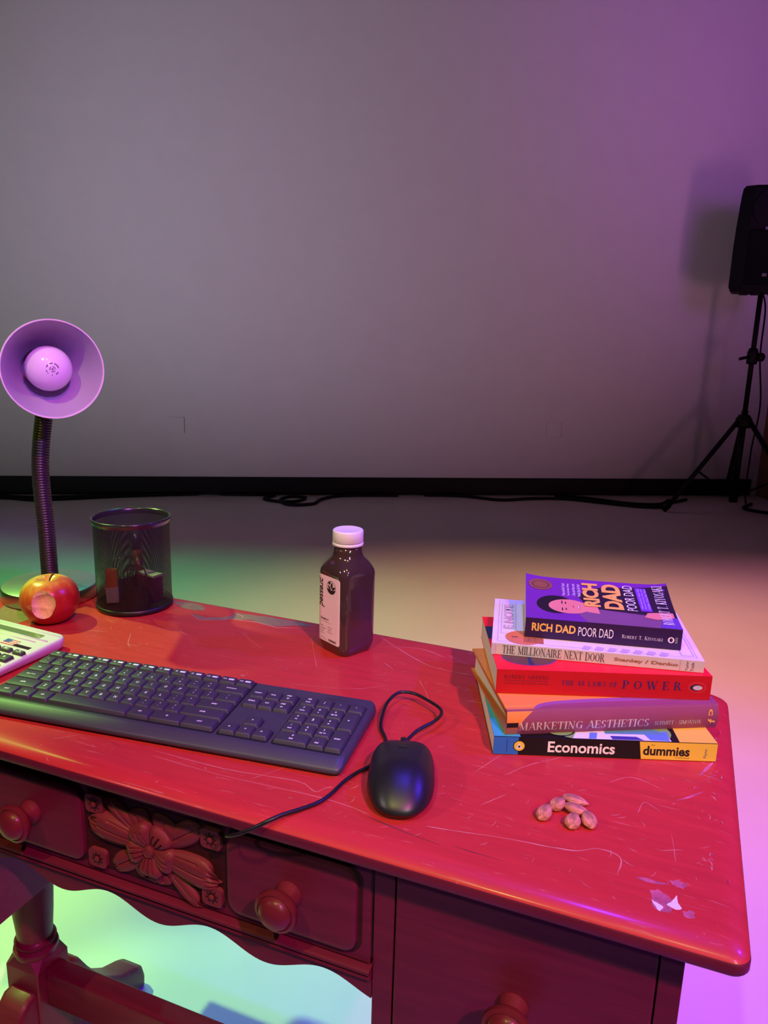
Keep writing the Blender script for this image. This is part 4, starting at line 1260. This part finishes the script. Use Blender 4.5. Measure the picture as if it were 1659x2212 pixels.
# ------------------------------------------------------------------ juice bottle
juice_m = mat('dark_juice_bottle', (.052, .027, .028), rough=.07, var=.05, scale=12, spec=.6, coat=.6)
cap_m = mat('white_cap_plastic', (.82, .76, .80), rough=.4, var=.02)
label_m = mat('pale_paper_label', (.86, .56, .70), rough=.55, var=.02)
BT = on_desk('juice_bottle', 'square bottle of dark juice with white cap and pale label, standing near the back edge', 'bottle', -.4965, .3840, 0, R(-26))
s_ = .0305
b_ = NB()
def bring(h, r, z):
    return [(x, y, z) for x, y in rrect(-h, h, -h, h, r, 8)]
loft(b_, [bring(s_*.74, .010, .0), bring(s_*.86, .012, .0006), bring(s_*.90, .012, .003), bring(s_*.955, .0125, .0085), bring(s_*.99, .013, .013), bring(s_, .013, .018), bring(s_, .013, .112), bring(s_*.985, .0145, .117), bring(s_*.93, .0170, .1225), bring(s_*.83, .0185, .1285), bring(s_*.70, .0190, .1340), bring(.0200, .0199, .1385), bring(.0192, .0191, .1415), bring(.0191, .0190, .1500)])
obj('bottle_body', b_, juice_m, BT, True, angle=50)
b_ = NB()
lathe(b_, [(.0198, .1508), (.0214, .1512), (.0212, .1538), (.0206, .1548)], 40); lathe(b_, [(.0188, .1545), (.0188, .1570)], 40)
cp = obj('tamper_ring', b_, cap_m, BT, True)
b_ = NB()
pts = [(.0205, .1560), (.0209, .1564), (.0209, .1700), (.0203, .1715), (.0190, .1722), (.0182, .1720), (.0, .1720)]
lathe(b_, pts[:-1], 48)
obj('cap', b_, cap_m, BT, True)
# label wrapped round the left corner
def bwrap(u, z, off=.0004):
    hf, r = s_ - .013, .013
    arc = r*PI/2
    if u > hf:
        a = min((u - hf)/r, PI/2)
        return (hf + (r + off)*math.sin(a), -hf - (r + off)*math.cos(a), z)
    if u >= -hf:
        return (u, -s_ - off, z)
    v = -u - hf
    if v < arc:
        a = v/r
        return (-hf - (r + off)*math.sin(a), -hf - (r + off)*math.cos(a), z)
    return (-s_ - off, -hf + (v - arc), z)
b_ = NB()
us = [-.060 + .0815*k/48 for k in range(49)]
def zl(u, top):
    d = max(0, u - .0185)
    ins = .003 - math.sqrt(max(0, .003**2 - min(d, .003)**2))
    return .1105 - ins if top else .0155 + ins
lo_ = [b_.verts.new(bwrap(u, zl(u, False))) for u in us]
hi_ = [b_.verts.new(bwrap(u, zl(u, True))) for u in us]
for k in range(48):
    b_.faces.new((lo_[k], lo_[k+1], hi_[k+1], hi_[k]))
lab = obj('paper_label', b_, label_m, BT, True)
ltxt = lambda c: bwrap(c.x, c.y, .0007)
def label_text(s, u0, u1, z0, z1, **k):
    return letters('label_lettering', s, (u0, u1, z0, z1), ink_black, lab, Matrix.Identity(4), conform=ltxt, **k)
pl = Matrix.Translation((-.0255, .1060, 0)) @ Matrix.Rotation(R(-90), 4, 'Z')
letters('brand_lettering', 'pressed', (0, .0400, 0, .0150), ink_black, lab, pl, conform=ltxt, b=.018, shear=.12)
label_text('Greens 2', -.0185, -.0020, .0468, .0500, b=.02)
label_text('Lemon Ginger Juice', -.0185, .0015, .0435, .0448)
for k, (a, b2) in enumerate((('Kale', 'Spinach'), ('Cucumber', 'Apple'), ('Lemon', 'Parsley'), ('Celery', ''))):
    z = .0385 - .0036*k
    label_text(a, -.0185, -.0185 + .0014*len(a), z - .0018, z)
    if b2:
        label_text(b2, -.0030, -.0030 + .0014*len(b2), z - .0018, z)
label_text('12 fl oz', -.0185, -.0095, .0200, .0214)
label_text('keep refrigerated', -.0185, -.0045, .0176, .0188)
b_ = NB()
for k in range(22):
    u = -.0010 + k*.00072
    f = flat(b_, [(u, .0180), (u + (.0003 if k % 3 else .0005), .0180), (u + (.0003 if k % 3 else .0005), .0212), (u, .0212)], 0)
LC = (.0035, .0960)
def logo(poly):
    flat(b_, [(LC[0] + x, LC[1] + y) for x, y in poly], 0)
for k in range(40):
    a0, a1 = 2*PI*k/40, 2*PI*(k+1)/40
    logo([(.0094*math.cos(a0), .0094*math.sin(a0)), (.0094*math.cos(a1), .0094*math.sin(a1)), (.0088*math.cos(a1), .0088*math.sin(a1)), (.0088*math.cos(a0), .0088*math.sin(a0))])
logo(ell(0, 0, .0092, .0092, 24, PI*1.08, PI*1.92) + [(.003, -.0030), (0, -.0038), (-.003, -.0030)])
def leafpoly(cx, cy, l, w, a):
    P = [(l*(k/10 - .5), w*math.sin(PI*k/10)) for k in range(11)] + [(l*(.5 - k/10), -w*math.sin(PI*k/10)) for k in range(1, 10)]
    return [(cx + x*math.cos(a) - y*math.sin(a), cy + x*math.sin(a) + y*math.cos(a)) for x, y in P]
logo(leafpoly(.001, .0030, .0095, .0022, R(80)))
logo(leafpoly(.0048, -.0003, .0085, .0019, R(28)))
logo(leafpoly(-.0040, -.0005, .0085, .0018, R(130)))
logo(leafpoly(-.0036, .0058, .0065, .0018, R(40)))
for v in b_.verts:
    v.co = Vector(bwrap(v.co.x, v.co.y, .0007))
obj('leaf_logo', b_, ink_black, lab)

# ------------------------------------------------------------------ mesh pencil cup and what is in it
mesh_m = mat('black_wire_mesh', (.012, .012, .012), rough=.4, metal=.0, spec=.5)
CPX, CPY = -.8715, .3975
CU = on_desk('pencil_cup', 'round black wire mesh pencil cup beside the lamp base', 'pencil cup', CPX, CPY)
cr, ch = .0570, .1420
b_ = NB()
NH, NSEG = 124, 34
for dr in (1, -1):
    for k in range(NH):
        prev = None
        for i in range(NSEG + 1):
            h = i/NSEG
            a = 2*PI*k/NH + dr*h*2*PI*.72
            w = .0205
            z = .008 + (ch - .012)*h
            rr = cr + .0002*dr
            c = ((rr*math.cos(a - w/2), rr*math.sin(a - w/2), z), (rr*math.cos(a + w/2), rr*math.sin(a + w/2), z))
            cur = [b_.verts.new(p) for p in c]
            if prev:
                b_.faces.new((prev[0], prev[1], cur[1], cur[0]))
            prev = cur
obj('mesh_wall', b_, mesh_m, CU, True)
b_ = NB()
lathe(b_, [(cr + .0005, ch - .006), (cr + .0028, ch - .001), (cr + .0034, ch + .001), (cr + .0028, ch + .0028), (cr + .0005, ch + .0033), (cr - .0010, ch + .001), (cr - .0008, ch - .006)], 64, close=False)
obj('rim', b_, mat('satin_black_rim', (.02, .02, .02), rough=.22, spec=.7), CU, True)
b_ = NB()
lathe(b_, [(cr - .002, 0.0), (cr + .0012, .0008), (cr + .0014, .008), (cr - .0006, .0085), (cr - .0010, .003)], 64)
obj('base_disc', b_, mesh_m, CU, True)
def in_cup(name, label, cat, x, y, z, rz, group=None):
    return on_desk(name, label, cat, CPX + x, CPY + y, z, rz, group)
clip_m = mat('black_clip_steel', (.015, .015, .016), rough=.25, spec=.6)
wire_m = mat('dark_clip_wire', (.25, .25, .25), rough=.3, metal=1.0)
for x, y, z, rz, tilt, lab_ in ((.016, -.008, .0045, R(10), 12, 'large black binder clip standing upright in the mesh cup on its right side'), (-.028, .016, .0045, R(70), -8, 'black binder clip leaning at the left inside the mesh cup')):
    cl = in_cup('binder_clip', lab_, 'binder clip', x, y, z, rz, 'binder clips in the mesh cup')
    b_ = NB()
    prism(b_, [(-.011, 0), (.011, 0), (.0025, .030), (.0012, .030), (.0085, .0016), (-.0085, .0016), (-.0012, .030), (-.0025, .030)], -.019, .019, 'yz')
    obj('clip_body', b_, clip_m, cl)
    for sg in (-1, 1):
        b_ = NB()
        tube(b_, smooth_path([(-.010, sg*.003, .029), (-.015, sg*.004, .045), (-.015, sg*.006, .058), (-.008, sg*.007, .066), (.008, sg*.007, .066), (.015, sg*.006, .058), (.015, sg*.004, .045), (.010, sg*.003, .029)], 4), .0010, 8)
        obj('wire_handle', b_, wire_m, cl, True)
    cl.rotation_euler = (R(tilt), 0, -DYAW + rz)
eb = in_cup('eraser', 'small orange block inside the left half of the mesh cup', 'eraser', -.030, -.016, .0045, R(35))
b_ = NB(); box(b_, -.009, .009, -.006, .006, 0, .055, .002); obj('block', b_, mat('orange_rubber', (.75, .22, .04), rough=.6), eb)
b_ = NB(); box(b_, -.0093, .0093, -.0063, .0063, 0, .026, .001); obj('sleeve', b_, mat('pale_card', (.7, .62, .5), rough=.6), eb)
tb = in_cup('small_box', 'small dark red box with a pale top inside the mesh cup', 'box', .014, .022, .0045, R(-12))
b_ = NB(); box(b_, -.019, .019, -.009, .009, 0, .040, .001); obj('box_body', b_, mat('dark_red_card', (.16, .03, .04), rough=.5), tb)
b_ = NB(); box(b_, -.0195, .0195, -.0095, .0095, .040, .0445, .001); obj('lid', b_, mat('pale_card', (.7, .62, .5)), tb)
gl = in_cup('marker_pen', 'short dark marker leaning inside the mesh cup at the back left', 'marker', -.012, .030, .0045, 0)
b_ = NB(); tube(b_, [(0, 0, .006), (-.010, .006, .075)], .007, 14); obj('barrel', b_, mat('dark_amber_plastic', (.14, .06, .02), rough=.2), gl, True)
b_ = NB(); tube(b_, [(-.010, .006, .075), (-.0145, .0087, .106)], .0076, 14); obj('pen_cap', b_, mat('dark_green_cap', (.02, .05, .035), rough=.2), gl, True)

# ------------------------------------------------------------------ gooseneck lamp
steel_m = mat('brushed_lamp_steel', (.50, .52, .50), rough=.34, metal=1.0, var=.10, scale=14)
neck_m = mat('black_ribbed_neck', (.020, .013, .014), rough=.35, spec=.5)
shade_in = mat('white_shade_enamel', (.42, .39, .46), rough=.25, var=.02, spec=.5)
shade_out = mat('silver_shade_paint', (.55, .53, .55), rough=.35, metal=.6)
bulb_m = mat('frosted_bulb_glass', (.80, .74, .80), rough=.18, var=.01, spec=.5)
LX, LY = -1.0205, .3725
LP = on_desk('desk_lamp', 'gooseneck desk lamp with round shade turned to the viewer and steel base', 'lamp', LX, LY)
b_ = NB()
lathe(b_, [(.0700, .0), (.0725, .001), (.0735, .003), (.0735, .0195), (.0728, .0215), (.071, .0225)], 72)
obj('base', b_, steel_m, LP, True, angle=30)
b_ = NB(); lathe(b_, [(.0165, .0225), (.0165, .027), (.014, .028)], 24); obj('base_collar', b_, neck_m, LP, True)
rimc = Vector((-.9312 - LX, .3217 - LY, .3688))
ax = (Vector((.8423, -.8527, .0647)).normalized() + Vector((.696, .718, 0))*.17 + Vector((0, 0, -.03))).normalized()
SR = .0690
back = rimc - ax*.118
NP = [(.0002, .0008, .026), (.0002, .001, .0424), (.0002, .001, .0752), (.0002, .0008, .1137), (-.0008, 0, .1518), (-.0014, -.0005, .1893), (-.0008, 0, .2188), (.0015, .0022, .2479), (.0047, .0055, .2768), (.0075, .0085, .2982), (.0105, .0150, .3250), (.0090, .0260, .3480), tuple(back - ax*.012), tuple(back + ax*.004)]
P = smooth_path(NP, 14)
rad = [.0128 + .0009*math.sin(i*2.1) for i in range(len(P))]
# ribs: resample finely so every second ring steps in
tot = [0]
for a, b2 in zip(P, P[1:]):
    tot.append(tot[-1] + (b2 - a).length)
RN = int(tot[-1]/.00105)
Q = []
j = 0
for i in range(RN + 1):
    d_ = tot[-1]*i/RN
    while j < len(tot) - 2 and tot[j+1] < d_:
        j += 1
    f_ = (d_ - tot[j])/max(1e-9, tot[j+1] - tot[j])
    Q.append(P[j].lerp(P[j+1], f_))
b_ = NB()
tube(b_, Q, .0128, 20, radii=[(.0133, .0130, .0120, .0130)[i % 4] for i in range(len(Q))])
obj('gooseneck', b_, neck_m, LP, True, angle=80)
SM = Matrix.Translation(rimc) @ ax.to_track_quat('Z', 'Y').to_matrix().to_4x4()
def on_axis(b_):
    for v in b_.verts:
        v.co = SM @ v.co
    bmesh.ops.recalc_face_normals(b_, faces=b_.faces)
outp = [(.020, -.118), (.027, -.116), (.030, -.108), (.031, -.085), (.036, -.072), (.046, -.050), (.056, -.028), (.0645, -.008), (SR, .0)]
inp = [(SR - .0012, .0004), (.0632, -.008), (.0548, -.028), (.0448, -.050), (.0345, -.071), (.0295, -.084), (.0285, -.106)]
b_ = NB(); lathe(b_, outp, 64, close=False); lathe(b_, [(.0, -.118), (.020, -.118)][1:] + [(.012, -.119)], 64)
on_axis(b_); sh = obj('lamp_shade', b_, shade_out, LP, True)
b_ = NB(); lathe(b_, inp, 64, close=False); lathe(b_, [(.0285, -.106), (.010, -.106)], 64); on_axis(b_); obj('shade_lining', b_, shade_in, sh, True, label='white enamel inside of the shade')
b_ = NB(); lathe(b_, [(SR - .0016, .0), (SR - .0010, .0016), (SR + .0006, .0016), (SR + .0010, .0), (SR + .0004, -.0014)], 64, close=False); on_axis(b_); obj('rim', b_, mat('pale_rim', (.75, .70, .70), rough=.3), sh, True)
b_ = NB()
bp = [(.013, -.104), (.0135, -.075), (.017, -.064)] + [(.0325*math.cos(a), -.036 + .0325*math.sin(a)*.96) for a in [R(-52 + 142*k/20) for k in range(20)]] + [(.0006, -.036 + .0325*.96)]
lathe(b_, bp, 48); on_axis(b_)
bu = obj('light_bulb', b_, bulb_m, LP, True)
b_ = NB()
def bulb_pt(r, a):
    z = -.036 + .96*math.sqrt(max(0, .0325**2 - r*r)) + .0003
    return (r*math.cos(a), r*math.sin(a), z)
def ring_arc(r0, r1, a0, a1, n=8):
    for k in range(n):
        u0, u1 = R(a0 + (a1 - a0)*k/n), R(a0 + (a1 - a0)*(k+1)/n)
        b_.faces.new([b_.verts.new(bulb_pt(*q)) for q in ((r0, u0), (r1, u0), (r1, u1), (r0, u1))])
for a0, a1 in ((10, 70), (85, 120), (130, 160), (190, 205), (215, 222), (260, 268), (300, 330)):
    ring_arc(.0075, .0092, a0, a1)
for a0, a1 in ((0, 90), (120, 200), (240, 330)):
    ring_arc(.0030, .0042, a0, a1)
ring_arc(.0004, .0016, 0, 360, 10)
on_axis(b_)
obj('bulb_print', b_, mat('grey_bulb_print', (.16, .12, .16), rough=.6), bu)

# ------------------------------------------------------------------ bitten apple
def apple_mat():
    m = bpy.data.materials.new('apple_skin'); m.use_nodes = True
    nt = m.node_tree; L = nt.links.new; b = nt.nodes['Principled BSDF']
    tc = nt.nodes.new('ShaderNodeTexCoord')
    no = nt.nodes.new('ShaderNodeTexNoise'); no.inputs['Scale'].default_value = 22; no.inputs['Detail'].default_value = 5
    mp = nt.nodes.new('ShaderNodeMapping'); mp.inputs['Scale'].default_value = (3, 3, .7)
    L(tc.outputs['Object'], mp.inputs[0]); L(mp.outputs[0], no.inputs['Vector'])
    sx = nt.nodes.new('ShaderNodeSeparateXYZ'); L(tc.outputs['Object'], sx.inputs[0])
    def mth(op, a, b2):
        q = nt.nodes.new('ShaderNodeMath'); q.operation = op
        for i, v in enumerate((a, b2)):
            if isinstance(v, (int, float)): q.inputs[i].default_value = v
            else: L(v, q.inputs[i])
        return q.outputs[0]
    g = mth('ADD', mth('MULTIPLY', sx.outputs['Z'], 13.0), mth('MULTIPLY', sx.outputs['X'], -6.5))
    g = mth('ADD', g, mth('MULTIPLY', mth('SUBTRACT', no.outputs['Fac'], .5), .8))
    rp = nt.nodes.new('ShaderNodeValToRGB')
    e = rp.color_ramp.elements
    e[0].position = .35; e[0].color = (.42, .018, .014, 1)
    e[1].position = 1.08 if False else 1.0; e[1].color = (.74, .46, .07, 1)
    q = e.new(.68); q.color = (.58, .10, .03, 1)
    L(g, rp.inputs[0]); L(rp.outputs[0], b.inputs['Base Color'])
    b.inputs['Roughness'].default_value = .28; b.inputs['Coat Weight'].default_value = .2
    return m
AP = on_desk('apple', 'red and yellow apple with a bite taken out, in front of the lamp base', 'apple', -.9375, .2895)
AR = .0418
b_ = NB()
nu, nv = 120, 150
def apple_pt(t, a):                                  # t 0 top .. 1 bottom
    th = PI*t
    r = AR*math.sin(th)**.92*(1 + .05*math.cos(th))
    z = .0345 + .0385*math.cos(th)*(.98)
    z -= .0125*math.exp(-(r/.0125)**2) if t < .5 else 0
    z += .007*math.exp(-(r/.014)**2) if t > .5 else 0
    r *= 1 + .018*math.cos(5*a)*(t**1.5) + .012*math.cos(2*a + 1)
    return Vector((r*math.cos(a), r*math.sin(a), z))
camd = Vector((.846, -.818, .12)).normalized()
bdir = (camd*math.cos(R(15)) + Vector((-.696, -.718, 0))*math.sin(R(15))).normalized()
ac = Vector((0, 0, .0335))
side = Vector((.718, .696, 0)).normalized()
ac = Vector((0, 0, .0345))
bites = [(ac + bdir*(.0475 + .0015*abs(k - 1)) + Vector((0, 0, z_)) + side*o_, r_) for k, (z_, o_, r_) in enumerate(((.0135, -.001, .0168), (.0030, .0015, .0185), (-.0085, -.0005, .0175), (.0060, .0065, .0150), (-.0030, .0060, .0145)))]
b_ = NB()
rowsA = [[b_.verts.new(apple_pt(.004 + .992*i/nu, 2*PI*k/nv)) for k in range(nv)] for i in range(nu + 1)]
for i in range(nu):
    for k in range(nv):
        b_.faces.new((rowsA[i][k], rowsA[i+1][k], rowsA[i+1][(k+1) % nv], rowsA[i][(k+1) % nv]))
b_.faces.new(rowsA[0]); b_.faces.new(rowsA[-1][::-1])
bmesh.ops.recalc_face_normals(b_, faces=b_.faces)
skin_m, flesh_m = apple_mat(), mat('apple_flesh', (.80, .52, .30), rough=.55, var=.16, scale=70, bump=.5, bscale=160)
whole = obj('skin', b_, [skin_m, flesh_m], AP, True, angle=180)
cutters = []
for c, rr in bites:
    q = NB()
    bmesh.ops.create_icosphere(q, subdivisions=5, radius=rr)
    for v in q.verts:
        d_ = v.co.normalized()
        v.co += d_*(.00045*math.sin(d_.x*19 + 1)*math.sin(d_.y*23)*math.sin(d_.z*17 + 2) + .0002*math.sin(d_.x*61 + d_.z*47))
        v.co += c
    for f in q.faces:
        f.material_index = 1
    co_ = obj('cutter', q, [skin_m, flesh_m], AP)
    md = whole.modifiers.new('bite', 'BOOLEAN')
    md.operation = 'DIFFERENCE'; md.solver = 'EXACT'; md.object = co_
    cutters.append(co_)
bpy.context.view_layer.update()
cutm = bpy.data.meshes.new_from_object(whole.evaluated_get(bpy.context.evaluated_depsgraph_get()))
for o in cutters:
    bpy.data.objects.remove(o)
bpy.data.objects.remove(whole)
def apple_part(mi):
    q = NB()
    q.from_mesh(cutm)
    bmesh.ops.delete(q, geom=[f for f in q.faces if f.material_index != mi], context='FACES')
    for f in q.faces:
        f.material_index = 0
    return q
q = apple_part(0)
zlow = min(v.co.z for v in q.verts)
obj('skin', q, skin_m, AP, True, loc=(0, 0, -zlow + .0002), angle=70)
obj('bitten_flesh', apple_part(1), flesh_m, AP, True, loc=(0, 0, -zlow + .0002), angle=60, label='pale bitten flesh')
b_ = NB()
tube(b_, smooth_path([(0, 0, .055), (.002, .001, .066), (.0060, .0045, .0745)], 5), .0012, 8, radii=[.0011 + .0007*(k/10)**3 for k in range(11)])
obj('stem', b_, mat('apple_stem', (.10, .045, .025), rough=.7), AP, True, loc=(0, 0, -zlow + .0002))

# ------------------------------------------------------------------ calculator
calc_m = mat('pale_calculator_plastic', (.66, .69, .60), rough=.45, var=.02)
ckey_m = mat('dark_calculator_key', (.060, .056, .056), rough=.45)
lcd_m = mat('green_lcd', (.16, .22, .10), rough=.15)
CA = on_desk('calculator', 'pale desk calculator with dark keys and a flag sticker at the desk left end', 'calculator', -.8385, .2290, 0, R(-3))
CWd, CDp = .150, .195
def cz(y):
    return .0185 + .0085*(y + CDp)/CDp - .0085
def czt(y):
    return .0105 + .0085*(y + CDp)/CDp
b_ = NB()
def cring(ins, zf, r=.012):
    return [(x, y - .010*((x + CWd/2)/(CWd/2))**2*(y > -CDp*.5), zf(y)) for x, y in rrect(-CWd + ins, -ins, -CDp + ins, -ins, r, 6)]
loft(b_, [cring(.006, lambda y: .001), cring(.002, lambda y: .004), cring(0, lambda y: czt(y) - .004), cring(.0012, lambda y: czt(y) - .0015), cring(.004, czt)])
def cbox(x0, x1, y0, y1, h, mi=0):
    vs = box(b_, x0, x1, y0, y1, 0, 1, 0)
    for v in vs:
        v.co.z = czt(v.co.y) + (h if v.co.z > .5 else -.002)
cbox(-.135, -.006, -.0180, -.0165, .0007)
cbox(-.135, -.009, -.0370, -.0345, .0012)
cbox(-.135, -.022, -.0450, -.0425, .0010)
obj('body', b_, calc_m, CA, True, angle=35)
b_ = NB()
f = flat(b_, [(-.125, -.0345), (-.0270, -.0345), (-.0270, -.0225), (-.125, -.0225)], 0)
for v in f.verts: v.co.z = czt(v.co.y) + .0006
obj('display', b_, lcd_m, CA)
b_ = NB()
f = flat(b_, [(-.0420, -.0640), (-.0120, -.0640), (-.0120, -.0575), (-.0420, -.0575)], 0)
for v in f.verts: v.co.z = czt(v.co.y) + .0005
obj('solar_strip', b_, mat('dark_solar_cell', (.03, .012, .012), rough=.2), CA)
fl = NB()
fm = inks(flag_red=(.62, .08, .09), flag_white=(.80, .76, .76), flag_blue=(.06, .14, .45))
def fq(x0, x1, y0, y1, mi, dz):
    f = flat(fl, [(x0, y0), (x1, y0), (x1, y1), (x0, y1)], 0, mi=mi)
    for v in f.verts: v.co.z = czt(v.co.y) + dz
FX, FY = -.0640, -.0640
for k in range(7):
    fq(FX, FX + .024, FY + .0135*k/7, FY + .0135*(k+1)/7, k % 2, .0005)
fq(FX, FX + .0105, FY + .0058, FY + .0135, 2, .0007)
obj('flag_sticker', fl, fm, CA, label='small striped flag sticker')
leg = ['MU', 'M+', 'M-', 'MR', '%', 'x', '7', '8', '+/-', '-', '4', '5']
ck = {}
def ckey(x, y, w, d, s):
    b_ = NB()
    vs = box(b_, -w/2, w/2, -d/2, d/2, 0, .0048)
    for v in vs:
        if v.co.z > .001:
            v.co.x *= .88; v.co.y *= .86
    bmesh.ops.bevel(b_, geom=list(b_.edges), offset=.0009, segments=2, profile=.5, affect='EDGES')
    k = obj('key', b_, ckey_m, CA, True, angle=60)
    k.location = (x, y, czt(y) - .0003)
    k.rotation_euler = (math.atan(.0085/CDp), 0, 0)
    hw = {'-': .0016, '1': .0008}.get(s, .0020) if len(s) == 1 else .0038
    letters('legend', s, (-hw, hw, -.0004 if s == '-' else -.0020, .0004 if s == '-' else .0022), ink_white, k, Matrix.Translation((0, 0, .0050)), b=.02)
cols = [-.0165, -.0390, -.0615, -.0840, -.1065, -.1290]
for c, (x, s) in enumerate(zip(cols, ['->', 'MU', 'M-', 'M+', 'MR', 'GT'])):
    ckey(x + .004, -.0775, .0175, .0085, s)
for r_, (y, ss) in enumerate(((-.0960, ['%', 'x', '9', '8', '7', 'AC']), (-.1165, ['+/-', '-', '6', '5', '4', 'C']), (-.1370, ['=', '+', '3', '2', '1', '00']), (-.1575, ['=', '.', '000', '00', '0', 'CE']))):
    for x, s in zip(cols, ss):
        ckey(x, y, .0190, .0150, s)
